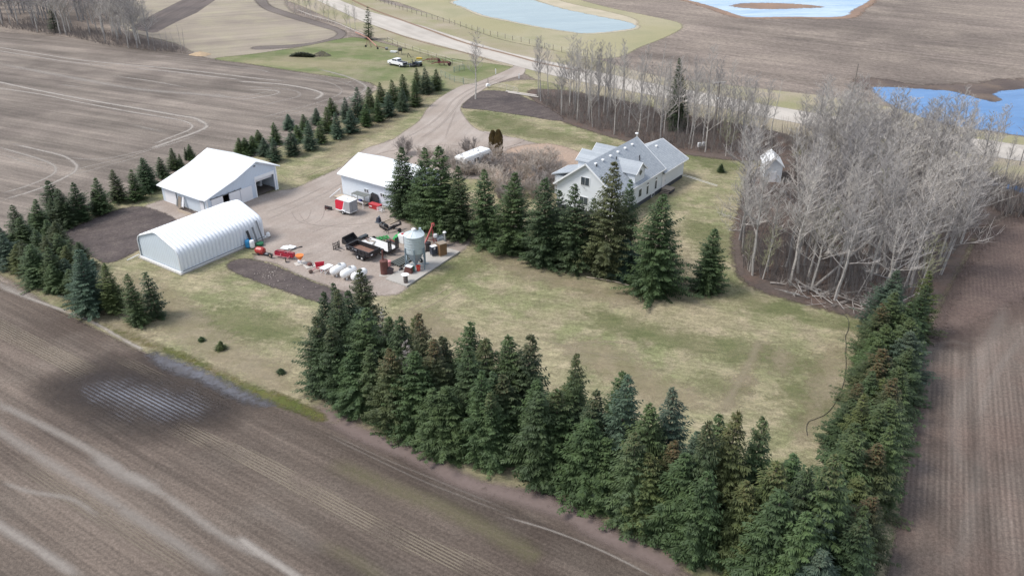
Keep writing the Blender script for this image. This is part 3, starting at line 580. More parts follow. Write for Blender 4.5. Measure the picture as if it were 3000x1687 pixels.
# --- row between lawn and yard, in front of the house
mid_row = [(c6(1500,715), 30, 2.5, DARK), (c6(1715,850), 45, 2.5, GREEN), (c6(1900,890), 28, 2.9, GREEN), (c6(2060,955), 240, 2.3, DARK), (c6(1640,760), 330, 2.0, DARK), (c6(2330,1010), 270, 2.5, GREEN), (c7(10,1080), 285, 2.6, GREEN), (c7(330,1195), 345, 2.8, DARK), (c7(640,1240), 405, 2.5, DARK), (c7(930,1310), 180, 2.9, OLIV), (c7(1120,1230), 365, 1.9, GREEN), (c7(1130,1345), 960, 2.2, BLUE), (c7(500,1110), 470, 1.8, DARK), (c7(800,1180), 560, 1.8, DARK), (c7(1430,1490), 505, 2.9, GREEN), (c7(1955,1478), 845, 2.0, GREEN)]
mlab = ['tallest dark spruce at the garage corner, leftmost of the middle row', 'green spruce second from the left in the middle row, beside the garage', 'broad tall spruce third in the middle row, behind the hopper bin', 'dark spruce half hidden behind the broad third tree of the middle row', 'dark spruce squeezed between the two leftmost trees by the garage', 'green spruce at the lawn edge right of the hopper bin pad', 'green spruce in the middle row, left of the house gable', 'wide dark spruce before the left corner of the house', 'dark spruce before the house gable window', 'tallest olive spruce hiding the near corner of the house', 'slim spruce with bare lower trunk against the house front', 'low bluish spruce at the foot of the tallest olive spruce', 'small dark spruce tucked behind the row below the house gable', 'small dark spruce behind the tall olive one at the house wall', 'tall free-standing spruce on the lawn right of the middle row', 'shorter free-standing spruce on the lawn by the bare grove']
for i, (p, t, r, c) in enumerate(mid_row):
    h = height_at(p, 420+t/k0)
    spruce(p, h, r*1.12, 'big', c, mlab[i], cones=.25 if i == 9 else 0)
# --- the long hedge along the bottom field and up the right side
def along(pl, step):
    out = []; acc = 0
    for a, b in zip(pl, pl[1:]):
        L = dist(a, b); d = acc
        while d < L:
            out.append((a[0]+(b[0]-a[0])*d/L, a[1]+(b[1]-a[1])*d/L)); d += step
        acc = d-L
    return out
front = [Q(800,1000), Q(870,1035), Q(960,1065), Q(1090,1130), Q(1250,1190), Q(1385,1200), Q(1480,1265), Q(1600,1345), Q(1720,1405), Q(1880,1465), Q(2040,1540)]
hl = {0: ('green spruce in the hedge along the bottom field', GREEN), 1: ('yellowish spruce in the hedge along the bottom field', YEL), 2: ('bluish spruce in the hedge along the bottom field', BLUE), 3: ('dark green spruce in the hedge along the bottom field', DARK), 4: ('olive spruce with rusty cone-laden top in the hedge along the bottom field', OLIV)}
rnd = random.Random(5); k = 0
nrm = (math.cos(R(55)), math.sin(R(55)))
for rowi, (off, step, hmul) in enumerate(((0.9, 2.5, .9), (3.4, 2.7, 1.14), (6.0, 2.8, 1.1))):
    pl = [(p[0]+nrm[0]*off, p[1]+nrm[1]*off) for p in front]
    for p in along(pl, step):
        p = (p[0]+rnd.uniform(-.9,.9), p[1]+rnd.uniform(-.9,.9))
        xq = PX(p[0], p[1], 0)[0]/1.1646
        if rowi == 2 and rnd.random() < .15: continue
        c = rnd.choices([0,1,2,3,4], [6,1.6,2,4,2.2])[0]
        h = (8.9+max(0, (xq-1000))/1000*.5)*hmul*rnd.uniform(.78, 1.16)
        lab, cc = hl[c]
        spruce(p, h, rnd.uniform(2.1, 2.8), 'hedge' if rnd.random() < .7 else 'big', cc, lab, 'hedge spruces: '+lab.split(' in the')[0], cones=.8 if c == 4 else (.35 if rnd.random() < .3 else 0))
p = d2(1120, 500); p = G(1075, 1000); spruce(p, 9.5, 2.3, 'big', OLIV, 'tallest dark spruce at the left end of the bottom hedge, near the propane tanks', cones=.3)
p = G(1010, 1020); spruce(p, 8.6, 1.9, 'hedge', DARK, 'dark spruce behind the left end of the bottom hedge, left of the tallest one')
p = G(965, 1050); spruce(p, 8.4, 2.0, 'hedge', DARK, 'dark spruce poking out left at the far corner of the bottom hedge')
p = G(1205, 1225); spruce(p, 9.0, 1.35, 'dead', GREY, 'grey dead spruce among the green hedge, bare and pale', name='dead_spruce')
p = G(1130, 1080); spruce(p, 7.6, .9, 'dead', GREY, 'small grey dead spire behind the hedge, left of the larger dead spruce', name='dead_spruce')
sl_ = {0: ('green spruce in the hedge up the right side of the lawn', GREEN), 1: ('yellowish spruce in the hedge up the right side of the lawn', YEL), 2: ('bluish spruce in the hedge up the right side of the lawn', BLUE), 3: ('dark green spruce in the hedge up the right side of the lawn', DARK), 4: ('spruce with rusty cone-laden top in the hedge up the right side of the lawn', OLIV)}
rl = [Q(2258,838), Q(2228,960), Q(2185,1090), Q(2150,1220), Q(2115,1330), Q(2095,1430), Q(2075,1560)]
for rowi, (off, step) in enumerate(((-1.3, 2.6), (1.4, 2.7))):
    for p in along(rl, step):
        p = (p[0]+off+rnd.uniform(-.8,.8), p[1]+rnd.uniform(-.9,.9))
        c = rnd.choices([0,1,2,3,4], [6,2.4,1.2,3,2.2])[0]; lab, cc = sl_[c]
        spruce(p, rnd.uniform(5.8, 8.6), rnd.uniform(1.8, 2.7), 'hedge' if rnd.random() < .6 else 'big', cc, lab, 'side hedge spruces: '+lab.split(' in the')[0], cones=.8 if c == 4 else .15)
# --- lone evergreens far off
p = c2(1135, 400); spruce(p, height_at(p, 72/k0), 1.9, 'thin', DARK, 'narrow dark spruce standing alone between the pasture and the gravel road', var=0)
p = c3(1665, 1310); spruce(p, height_at(p, 590/k0), 2.2, 'big', DARK, 'tall dark spruce inside the bare grove behind the house', var=1)
p = c1(560, 330); spruce(p, height_at(p, 40/k0), 2.0, 'thin', DARK, 'lone dark spruce in the far wood at the top left', var=0)
p = c7(2100, 290); spruce(p, 1.6, .8, 'young', DARK, 'knee-high dark spruce on the grass between house and white shed')
# columnar cedars
def cedar_mesh(seed):
    rnd = random.Random(seed); mb = MB()
    for i in range(2600):
        z = rnd.random()**.9*10; a = rnd.uniform(0, 6.28); r = 1.25*min(1, (z+.6)/1.6)*min(1, ((10.2-z)/3.0))**.6*rnd.uniform(.75, 1.03)
        p = Vector((math.cos(a)*r, math.sin(a)*r, z)); d = Vector((math.cos(a)*.5, math.sin(a)*.5, 1+rnd.random())).normalized(); q = Vector((-math.sin(a), math.cos(a), rnd.uniform(-.4,.4)))*.14
        mb.quad(p, p+d*.25+q, p+d*.6, p+d*.25-q)
    me = bpy.data.meshes.new('crown'); me.from_pydata(mb.v, [], mb.f); me.materials.append(M_NEED); return me
for i, (x, h, r, s_) in enumerate(((2385, 4.6, .75, 'left'), (2440, 4.9, .8, 'right'))):
    p = c2(x, 1560+10*i); t = thing('cedar_tree', f'clipped columnar cedar with browned foliage by the house drive, the {s_} one of two', 'cedar', p, i*70, 'columnar cedars'); t.scale = (r/1.25, r/1.25, h/10)
    o = bpy.data.objects.new('crown', cedar_mesh(60+i)); COL.objects.link(o); o.parent = t; o.color = (.15,.11,.05, .0)
    o = bpy.data.objects.new('trunk', SP['young'][0][1]); COL.objects.link(o); o.parent = t
# ---------------------------------------------------------------- bare trees
def bark_mat(name, a, b_, c_):
    b = NB(name); v = b.objc(); sp = b.n('SeparateXYZ'); b.t.links.new(v, sp.inputs[0])
    oi = b.n('ObjectInfo')
    c = b.mix(b.ramp(b.noise(v, 2.2, 5, .7), .4, .65), a, b_)
    c = b.mix(b.ramp(b.noise(b.rot(v, 0, 1, 1), 5, 2), .62, .7), c, c_)
    c = b.mix(1.0, c, b.mix(oi.outputs['Random'], (.68,.68,.7), (1.25,1.22,1.16)), 'MULTIPLY')
    return b.end(b.bsdf(c, .85, 0, .2))
M_ASP = bark_mat('aspen_bark', (.44,.42,.4), (.295,.28,.27), (.12,.11,.105))
M_TWIG = bark_mat('twig_bark', (.42,.397,.38), (.33,.312,.3), (.235,.22,.212))
M_TWIGG = bark_mat('budding_twigs', (.36,.36,.24), (.3,.3,.2), (.22,.22,.15))
def bare_mesh(seed, H=12.0, r0=.13, nlimb=26, zlo=.35, spread=.24, up=.9, nsub=6, ntw=5, twr=.014, fork=0, twm=None):
    rnd = random.Random(seed); tr = MB(); cr = MB()
    pts = [Vector((0,0,-.1))]; a = rnd.uniform(0, 6.28)
    for i in range(1, 9):
        pts.append(pts[-1]+Vector((math.cos(a)*rnd.uniform(-.05,.16), math.sin(a)*rnd.uniform(-.05,.16), H*.98/8)))
    for i in range(8): tr.tube(pts[i], pts[i+1], r0*(1-.112*i), r0*(1-.112*(i+1)), 5, False)
    def at(t):
        q = t*8; i = min(7, int(q)); return pts[i].lerp(pts[i+1], q-i)
    def br(p, d, L, r, n, depth):
        prev = p; dd = d.copy(); P = [p]
        for k in range(n):
            dd = (dd+Vector((rnd.uniform(-.22,.22), rnd.uniform(-.22,.22), .12))).normalized()
            nx = prev+dd*L/n; cr.tube(prev, nx, r*(1-k/n*.7), r*(1-(k+1)/n*.7), 3, False); prev = nx; P.append(nx)
        if depth == 0: return
        cnt_ = nsub if depth == 2 else ntw
        for j in range(cnt_):
            s = .25+.75*(j+rnd.random())/cnt_; q = s*n; i = min(n-1, int(q)); b0 = P[i].lerp(P[i+1], q-i)
            az = rnd.uniform(0, 6.28); sd2 = Vector((math.cos(az), math.sin(az), rnd.uniform(.0,.7)))
            nd = (dd*.75+sd2*.75).normalized()
            br(b0, nd, L*(.52 if depth == 2 else .6)*rnd.uniform(.6, 1.15), max(twr*.8, r*.5), 2, depth-1)
    for i in range(nlimb):
        t = zlo+(1-zlo)*((i+rnd.random())/nlimb)**.9
        az = i*2.4+rnd.uniform(-.5,.5); L = H*spread*(1.12-t)**.7*rnd.uniform(.6, 1.2)
        d = Vector((math.cos(az), math.sin(az), up*rnd.uniform(.6, 1.3))).normalized()
        br(at(min(.99, t)), d, L, max(twr, r0*(1-t)*.45+.012), 3, 2)
    def mk(nm, m, material):
        me = bpy.data.meshes.new(nm); me.from_pydata(m.v, [], m.f); me.materials.append(material); me.update(); return me
    return mk('branches', cr, twm or M_TWIG), mk('trunk', tr, M_ASP)
BT = {'aspen': [bare_mesh(s, 12, .12, 26, .36, .23, 1.0, 7, 6, .0115) for s in (1, 2, 3, 4, 5)],
      'oak': [bare_mesh(s, 12, .14, 26, .3, .3, .8, 7, 7, .0115) for s in (7, 8, 9)],
      'bud': [bare_mesh(s, 12, .12, 24, .2, .26, .9, 6, 5, .02, twm=M_TWIGG) for s in (15, 16)],
      'pole': [bare_mesh(s, 12, .13, 12, .45, .12, 1.1, 4, 3, .015) for s in (11, 12)]}
BN = [0]
def bare(pos, h, kind, label, group=None, tilt=(0, 0), name='bare_tree', w=1.0, cat='bare tree'):
    BN[0] += 1; rnd = random.Random(BN[0]*29+1); cme, tme = rnd.choice(BT[kind])
    t = thing(name, label, cat, pos, rnd.uniform(0, 360), group); s_ = h/12
    t.scale = (s_*w, s_*w, s_)
    t.rotation_euler = (tilt[0], tilt[1], R(rnd.uniform(0, 360))) if tilt != (0, 0) else (R(rnd.uniform(-2.5,2.5)), R(rnd.uniform(-2.5,2.5)), R(rnd.uniform(0,360)))
    for nm, me in (('trunk', tme), ('branches', cme)):
        o = bpy.data.objects.new(nm, me); COL.objects.link(o); o.parent = t
    return t
def scatter(poly, n, dmin, seed, avoid=None):
    rnd = random.Random(seed); xs = [p[0] for p in poly]; ys = [p[1] for p in poly]; out = []; tries = 0
    while len(out) < n and tries < 9000:
        tries += 1; p = (rnd.uniform(min(xs), max(xs)), rnd.uniform(min(ys), max(ys)))
        if inside(p, poly) < 0 or any(dist(p, q) < dmin for q in out): continue
        if avoid and avoid(p): continue
        out.append(p)
    return out
shed_p = Q(1942, 452)
midg = qs((1345,240),(1360,262),(1420,300),(1520,335),(1640,368),(1760,385),(1870,392),(1960,370),(1930,330),(1800,305),(1640,275),(1500,248))
rnd = random.Random(3)
for p in scatter(midg, 78, 1.3, 4):
    if dist(p, c3(1665, 1310)) < 2.2: continue
    far = PX(*p, 0)[0] > 2080
    bare(p, rnd.uniform(11, 15.5) if not far else rnd.uniform(10, 15), rnd.choice(['aspen','aspen','pole','aspen','oak']), 'thin bare grey tree in the grove between the house and the gravel road', 'bare trees of the grove behind the house')
rg = qs((1880,430),(1860,520),(1858,600),(1870,680),(1930,712),(2010,738),(2120,765),(2220,782),(2290,770),(2360,700),(2420,610),(2470,540),(2420,470),(2250,430),(2080,405),(1960,400))
for p in scatter(rg, 118, 1.85, 9, lambda p: dist(p, shed_p) < 3.2 or (2190 < PX(*p, 0)[0] < 2330 and 440 < PX(*p, 0)[1] < 770)):
    kd = rnd.choices(['aspen','oak','bud','pole'], [4, 3.4, .9, 1])[0]
    q = PX(*p, 0); lean = R(rnd.uniform(2, 14)) if q[0] > 2560 else (R(rnd.uniform(-7, 14)) if rnd.random() < .4 else 0)
    bare(p, rnd.uniform(12, 17) if kd != 'bud' else rnd.uniform(5.5, 10), kd, 'pale bare tree in the dense leafless grove right of the house lawn' if kd != 'bud' else 'small budding tree with faint yellow-green haze in the grove right of the lawn', 'bare trees of the right grove' if kd != 'bud' else 'budding trees of the right grove', (0, lean) if lean else (0, 0), w=1.28)
gapg = qs((1960,335),(2080,345),(2260,385),(2230,425),(2080,402),(1985,385))
for p in scatter(gapg, 9, 2.4, 61): bare(p, rnd.uniform(9, 14), 'oak', 'spreading bare tree between the two groves, near the gravel road', 'bare trees between the groves', w=1.15)
ru = qs((2250,395),(2400,430),(2560,470),(2640,470),(2640,420),(2500,402),(2300,368))
for p in scatter(ru, 22, 1.7, 12): bare(p, rnd.uniform(8, 12), 'aspen', 'slender bare tree in the strip between the grove and the gravel road', 'bare trees along the road at right')
# far wood, top left
tl = qs((-30,62),(60,78),(180,92),(262,112),(330,122),(350,60),(280,20),(140,10),(-30,-5))
TLP = scatter(tl, 92, 1.6, 21); TLP.sort(key=lambda p: p[1])
for p in TLP[:34]: bare(p, rnd.uniform(12, 19), rnd.choice(['oak','aspen']), 'grey bare tree in the far wood at the top left corner', 'bare trees of the far wood', w=1.35)
vs_, fs_ = [], []; rnd2 = random.Random(77)      # the rest of the far wood reads as one mass
for p in TLP[34:]:
    me_ = rnd2.choice(BT['oak'])
    for m_ in me_:
        n_ = len(m_.vertices); a_ = np.empty(n_*3, np.float32); m_.vertices.foreach_get('co', a_); a_ = a_.reshape(-1, 3); k_ = rnd2.uniform(1.0, 1.5); t_ = rnd2.uniform(0, 6.28)
        o_ = len(vs_); X_ = (a_[:, 0]*math.cos(t_)-a_[:, 1]*math.sin(t_))*k_*1.3+p[0]; Y_ = (a_[:, 0]*math.sin(t_)+a_[:, 1]*math.cos(t_))*k_*1.3+p[1]
        vs_ += np.stack([X_, Y_, a_[:, 2]*k_], 1).tolist(); fs_ += [tuple(i+o_ for i in q.vertices) for q in m_.polygons]
me_ = bpy.data.meshes.new('far_wood'); me_.from_pydata(vs_, [], fs_); me_.materials.append(M_TWIG); o_ = bpy.data.objects.new('far_wood', me_); COL.objects.link(o_); tag(o_, 'grey leafless mass of the far wood behind its nearest trees, top left', 'wood', None, 'stuff')
tl2 = [c1(1230,450), c1(1300,490), c1(1500,510), c1(1530,440), c1(1400,390), c1(1250,400)]
for p in scatter(tl2, 10, 1.8, 22): bare(p, rnd.uniform(12, 18), 'oak', 'grey bare tree in the small clump at the corner of the upper field', 'bare trees of the field corner clump', w=1.15)
for i, x in enumerate((1640, 1690, 1750, 1830, 1860, 1560)): bare(c1(x, 505+8*(i % 3)), [6,6.5,6,8,7,6][i], 'pole', 'thin bare sapling right of the clump at the upper field corner', 'saplings at the upper field corner')
rs = [(190,30),(330,90),(400,120),(440,100),(480,130),(560,180),(620,190),(690,210),(740,220),(790,240),(910,290),(960,300),(1010,330),(300,40),(520,140)]
for x, y in rs: bare(c2(x+rnd.uniform(-12,12), y+rnd.uniform(0,10)), rnd.uniform(6.5, 9.5), rnd.choice(['aspen','bud','pole']), 'bare roadside tree between the far field and the gravel road', 'bare roadside trees')
p = c2(2210, 1000); bare(p, height_at(p, 300/k0), 'aspen', 'solitary tall bare tree with a straight pale trunk beside the driveway', w=1.3)
for i, (pt, h, kd, lab) in enumerate([(c7(740,690), 8.0, 'oak', 'bare spreading tree before the house gable wall'), (c7(330,600), 5.5, 'oak', 'dark bare tree left of the house gable'), (c6(1480,640), 6.5, 'oak', 'bare tree leaning over the white garage roof'), (c7(2420,1330), 17, 'aspen', 'birch with white trunk at the lawn edge of the right grove, the nearest one'), (c7(2390,1290), 15.5, 'aspen', 'grey twin trunk just left of the white birch at the grove edge'), (c7(2150,130), 9, 'bud', 'bare tree on the grass behind the house wing')]): bare(pt, h, kd, lab)
# bushes of bare canes by the house drive
def bush_mesh(seed, m_):
    rnd = random.Random(seed); mb = MB()
    def go(p, d, L, r, dep):
        q = p+d*L*.5; e = q+(d+Vector((rnd.uniform(-.3,.3), rnd.uniform(-.3,.3), .1))).normalized()*L*.5
        mb.tube(p, q, r, r*.8, 3, False); mb.tube(q, e, r*.8, r*.5, 3, False)
        if dep:
            for j in range(4):
                s = rnd.uniform(.3, 1); b0 = p.lerp(e, s); nd = (d*.7+Vector((rnd.uniform(-1,1), rnd.uniform(-1,1), rnd.uniform(-.1,.8)))*.7).normalized(); go(b0, nd, L*.5*rnd.uniform(.6,1.2), max(.012, r*.55), dep-1)
    for i in range(40):
        a = rnd.uniform(0, 6.28); t = rnd.uniform(.1, .9); go(Vector((math.cos(a)*.3, math.sin(a)*.3, 0)), Vector((math.cos(a)*t, math.sin(a)*t, 1)).normalized(), rnd.uniform(1.4, 2.4), .032, 3)
    me = bpy.data.meshes.new('canes'); me.from_pydata(mb.v, [], mb.f); me.materials.append(m_); return me
M_CANE = bark_mat('cane_bark', (.46,.41,.37), (.36,.32,.29), (.26,.225,.205))
BU = [bush_mesh(s, M_CANE) for s in (1, 2, 3)]
def bush(p, h, w, label, group, cat='bush'):
    BN[0] += 1; o = bpy.data.objects.new('bare_bush', BU[BN[0] % 3]); COL.objects.link(o); o.location = (p[0], p[1], 0.0); o.scale = (w/1.7, w/1.7, h/2.7); o.rotation_euler[2] = BN[0]*1.3
    return tag(o, label, cat, group)
for x, y in [(-330,180),(-260,330),(-180,120),(-150,420),(-60,260),(0,380),(40,180),(120,320),(160,150),(260,240),(310,400),(360,160),(400,300),(-420,60),(-520,240),(460,420),(90,470),(230,500),(-90,520)]:
    bush(c7(x, y+60), rnd.uniform(2.4, 3.6), rnd.uniform(1.6, 2.4), 'bare twiggy bush in the planting between garage and house', 'bushes between garage and house')
for x, y in [(2080,260),(2150,250),(2220,235),(2290,215),(2130,320),(2230,310)]: bush(c6(x, y), 2.0, 1.8, 'bare twiggy bush in front of the parked camper', 'bushes before the camper')
for x, y in [(1700,120),(1500,40),(1900,150),(2020,190)]: bush(c6(x, y+70), 2.8, 1.9, 'bare twiggy bush behind the garage by the driveway', 'bushes behind the garage')
# far brushwood under the top-left wood, and undergrowth in both groves: nobody could count it
def brush(name, poly, n, h, m_, label, seed):
    rnd = random.Random(seed); mb = MB(); P = np.array(poly)
    lo, hi = P.min(0), P.max(0); k = 0
    while k < n:
        xs = np.array([rnd.uniform(lo[0], hi[0]) for _ in range(400)]); ys = np.array([rnd.uniform(lo[1], hi[1]) for _ in range(400)]); sd = sdist(xs, ys, poly)
        for x, y, s in zip(xs, ys, sd):
            if s < 0 or k >= n: continue
            if poly is rg and h > 1:
                q_ = PX(x, y, 0)
                if 2195 < q_[0] < 2325 and 440 < q_[1] < (720 if h > 4 else 560): k += 1; continue
            k += 1; hh = h*rnd.uniform(.3, 1.0)
            for j in range(4):
                q_ = .6 if h < 4 else .28; d = Vector((rnd.uniform(-q_,q_), rnd.uniform(-q_,q_), 1)).normalized(); mb.tube((x, y, 0.1), Vector((x, y, .1))+d*hh*rnd.uniform(.6, 1), .022, .01, 3, False)
    me = bpy.data.meshes.new(name); me.from_pydata(mb.v, [], mb.f); me.materials.append(m_)
    o = bpy.data.objects.new(name, me); COL.objects.link(o); return tag(o, label, 'undergrowth', None, 'stuff')
M_UND = bark_mat('undergrowth_twigs', (.21,.185,.175), (.15,.13,.125), (.24,.19,.17))
brush('undergrowth', midg, 1500, 2.4, M_UND, 'dark leafless undergrowth beneath the grove behind the house', 1)
brush('undergrowth', rg, 2300, 2.0, M_UND, 'dark leafless undergrowth beneath the grove right of the lawn', 2)
M_SAP = bark_mat('sapling_twigs', (.31,.285,.265), (.235,.215,.2), (.17,.155,.145))
brush('saplings', rg, 1300, 7.5, M_SAP, 'thin pale saplings filling the right grove between its trees', 7)
brush('saplings', midg, 500, 6, M_SAP, 'thin pale saplings filling the grove behind the house', 8)
brush('saplings', qs((1960,340),(2100,350),(2260,385),(2400,425),(2560,465),(2640,480),(2640,560),(2520,545),(2440,500),(2230,425),(2080,402),(1985,385)), 900, 5, M_SAP, 'thin bare saplings between the right grove and the gravel road', 9)
brush('undergrowth', qs((-40,66),(60,80),(190,97),(270,118),(345,124),(440,134),(450,125),(360,108),(240,80),(100,60),(-40,45)), 1300, 3.2, M_UND, 'grey brushwood along the foot of the far wood', 3)
brush('undergrowth', [c1(1240,430), c1(1300,495), c1(1520,525), c1(1880,540), c1(1860,500), c1(1560,470), c1(1420,400)], 300, 2.2, M_UND, 'low brush at the foot of the upper field corner clump', 4)
brush('undergrowth', qs((2350,420),(2440,430),(2576,468),(2640,500),(2640,560),(2520,545),(2440,500)), 700, 2.5, M_UND, 'leafless brush right of the grove beside the ditch water', 5)
rnd = random.Random(31); mb = MB()
for p in scatter(rg, 130, .9, 55)+scatter([Q(1990,715), Q(2130,745), Q(2270,765), Q(2280,790), Q(2140,780), Q(2000,748)], 60, .5, 56):
    a = rnd.uniform(0, 6.28); L = rnd.uniform(1.2, 4.5); el = abs(rnd.gauss(0, .3)); A = Vector((p[0], p[1], rnd.uniform(.05, .5))); d = Vector((math.cos(a)*math.cos(el), math.sin(a)*math.cos(el), math.sin(el))); r = rnd.uniform(.025, .07)
    mb.tube(A, A+d*L, r, r*.4, 5)
    for j in range(4): q = A+d*L*rnd.uniform(.3, .95); e = (d+Vector((rnd.uniform(-1,1), rnd.uniform(-1,1), rnd.uniform(0,1)))).normalized(); mb.tube(q, q+e*rnd.uniform(.4, 1.3), r*.5, r*.2, 4)
tag(obj('deadfall', mb, mat('bleached_deadfall', (.4,.375,.35), .9, var=.3)), 'tangle of bleached fallen branches on the floor of the right grove', 'deadfall', None, 'stuff')
# fallen logs at the grove edge
M_LOG = mat('weathered_log', (.36,.33,.3), .9, var=.25, scale=4)
def log(a, za, b_, zb, r, label):
    mb = MB(); A = Vector((*a, za)); B_ = Vector((*b_, zb)); mb.path([A, A.lerp(B_, .35)+Vector((.05,.03,.05)), A.lerp(B_, .7)+Vector((-.05,0,.03)), B_], r, 7, r*.45)
    rnd = random.Random(int(r*1e4)+len(label)); d = (B_-A)
    for j in range(7):
        s = rnd.uniform(.4, .98); q = A.lerp(B_, s); e = q+(d.normalized()*.6+Vector((rnd.uniform(-1,1), rnd.uniform(-1,1), rnd.uniform(-.1,1)))*.6).normalized()*rnd.uniform(.5, 1.6); mb.tube(q, e, r*.3, r*.1, 4)
    tag(obj('fallen_log', mb, M_LOG, smooth=True), label, 'log')
log(c8(470,1449), .15, Q(2190,660), 4.2, .2, 'fallen pale trunk leaning up into the grove from the lawn edge')
log(d4(440,110), .25, d4(580,125), .3, .09, 'short pale log lying flat at the foot of the leaning trunk')
log(d4(480,90), .3, d4(690,110), .5, .08, 'grey branch lying behind the flat log at the grove edge')
log(d4(720,175), .25, d4(840,155), .35, .07, 'grey stick on the leaf litter near the twin trunks')
log(d4(860,185), .25, d4(990,250), .25, .07, 'bleached branch on the leaf litter, closest to the right hedge')
log(c8(20,1415), .2, c8(180,1440), .3, .1, 'thin white log at the left foot of the grove')
log(c7(2320,1150), .4, c7(2380,1200), .2, .09, 'orange-brown broken limb beside the white birch')
# ================================================================ buildings
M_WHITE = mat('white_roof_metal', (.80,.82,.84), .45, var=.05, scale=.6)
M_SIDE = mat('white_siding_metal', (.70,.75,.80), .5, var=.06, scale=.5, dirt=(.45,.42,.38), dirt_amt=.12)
M_DOORW = mat('white_door_panel', (.80,.80,.82), .5, var=.05)
M_TRIM = mat('white_trim', (.82,.83,.84), .45, var=.04)
M_DARK = mat('dark_interior', (.018,.016,.016), .9)
M_GLASS = mat('window_glass', (.06,.075,.09), .08, var=.2, spec=.8)
M_BLACK = mat('black_steel', (.022,.022,.026), .45, dirt=(.08,.065,.055), dirt_amt=.5)
M_GREYM = mat('grey_steel', (.2,.21,.22), .5, .3)
M_RED = mat('red_paint', (.42,.03,.035), .4, dirt=(.2,.06,.05), dirt_amt=.4)
M_RUST = mat('rusty_steel', (.14,.055,.045), .8, var=.3, dirt=(.07,.035,.04), dirt_amt=.6)
M_WOOD = mat('weathered_wood', (.3,.25,.2), .85, var=.25, scale=5)
M_LWOOD = mat('light_wood', (.5,.42,.33), .85, var=.2, scale=4)
M_GREEN = mat('green_paint', (.03,.3,.07), .4)
M_BLUEP = mat('blue_plastic', (.04,.28,.55), .4)
M_GALV = mat('galvanised_steel', (.46,.53,.56), .42, .25, var=.14, scale=1.5, dirt=(.34,.36,.36), dirt_amt=.4)
M_TYRE = mat('tyre_rubber', (.025,.025,.025), .85)
M_RIM = mat('pale_rim', (.6,.6,.6), .4, .2)
M_TANK = mat('white_tank_paint', (.82,.82,.81), .35, var=.05, dirt=(.6,.56,.5), dirt_amt=.2)
M_YEL = mat('yellow_paint', (.6,.42,.05), .45)
M_ORG = mat('orange_plastic', (.75,.2,.03), .45)
def ribmat(name, col, pitch, axis, var=.06, depth=.25, rough=.5, ln=.28):
    """ribbed sheet metal: shallow standing ribs as bump, plus a slight tone change between sheets"""
    b = NB(name); v = b.objc(); sp = b.n('SeparateXYZ'); b.t.links.new(v, sp.inputs[0]); a = sp.outputs['XYZ'.index(axis)]
    w = b.math('POWER', b.math('MULTIPLY_ADD', b.math('SINE', b.math('MULTIPLY', a, 2*math.pi/pitch)), .5, .5), 4)
    n1 = b.noise(v, .7, 4); c = b.mix(1.0, col, b.mix(n1, (1-var,)*3, (1+var*.5,)*3), 'MULTIPLY')
    c = b.mix(b.math('MULTIPLY', b.math('POWER', w, 3), ln), c, tuple(q*.55 for q in col))
    c = b.mix(b.math('MULTIPLY', b.ramp(b.noise(b.rot(v, 0, 2.5, 2.5), .5, 6, .7), .52, .8), .16), c, (.42,.38,.33))
    return b.end(b.bsdf(c, rough, 0, .4, b.bump(w, depth, .03)))
M_ROOFX = ribmat('ribbed_white_roof', (.80,.825,.85), .45, 'X'); M_WALLX = ribmat('ribbed_white_wall', (.68,.74,.80), .3, 'X'); M_WALLY = ribmat('shaded_white_gable', (.60,.67,.76), .3, 'Y')  # gable sheet darker and bluer than the wall: shade put into its colour
def wheel(parent, c, r, wd, axis='y', rim=None, n=18):
    t = MB(); t.lathe([(r*.62, -wd/2), (r*.93, -wd/2), (r, -wd*.3), (r, wd*.3), (r*.93, wd/2), (r*.62, wd/2)], (0,0,0), n, axis); o = obj('wheel', t, M_TYRE, parent, True); o.location = c
    q = MB(); q.lathe([(r*.25, -wd*.56), (r*.6, -wd*.45), (r*.63, -wd*.3), (r*.63, wd*.3), (r*.6, wd*.45), (r*.25, wd*.56)], (0,0,0), n, axis); obj('rim', q, rim or M_RIM, o, True)
    return o
# ---- big barn: local x runs along the ridge (towards the viewer), y along the gable front (left to right)
BL, BW = 11.45, 14.2
corner = (-57.06+.823*BL, 125.53-.568*BL)
barn = thing('barn', 'large white metal barn with asymmetric gable roof and open overhead door', 'barn', corner, -34.6)
X0 = -BL
prof = [(0,2.95),(5.7,4.5),(10,6.2),(14.2,4.36)]
def roofz(y):
    for (a, za), (b_, zb) in zip(prof, prof[1:]):
        if a <= y <= b_: return za+(zb-za)*(y-a)/(b_-a)
DY0, DY1, DZ = 9.75, 13.55, 2.95; SY0, SY1, SZ = 3.0, 4.35, 2.35
w_ = MB()
# front gable in strips with the two openings left out, then side and back walls
def strip(y0, y1, zb, nz=None): w_.prism([(y0, zb), (y1, zb), (y1, roofz(y1)-.06)]+[(q, z-.06) for q, z in reversed(prof) if y0 < q < y1]+[(y0, roofz(y0)-.06)], -.15, 0, 'yz')
strip(0, SY0, 0); strip(SY0, SY1, SZ); strip(SY1, DY0, 0); strip(DY0, DY1, DZ); strip(DY1, BW, 0)
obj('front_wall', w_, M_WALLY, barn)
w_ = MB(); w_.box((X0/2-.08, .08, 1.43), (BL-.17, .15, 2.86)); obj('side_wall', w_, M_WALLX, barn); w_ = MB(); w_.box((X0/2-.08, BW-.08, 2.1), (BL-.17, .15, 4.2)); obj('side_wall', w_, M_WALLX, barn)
w_ = MB(); w_.prism([(0,0),(BW,0)]+[(y, z-.06) for y, z in reversed(prof)], X0-.002, X0+.15, 'yz'); obj('back_wall', w_, M_WALLY, barn)
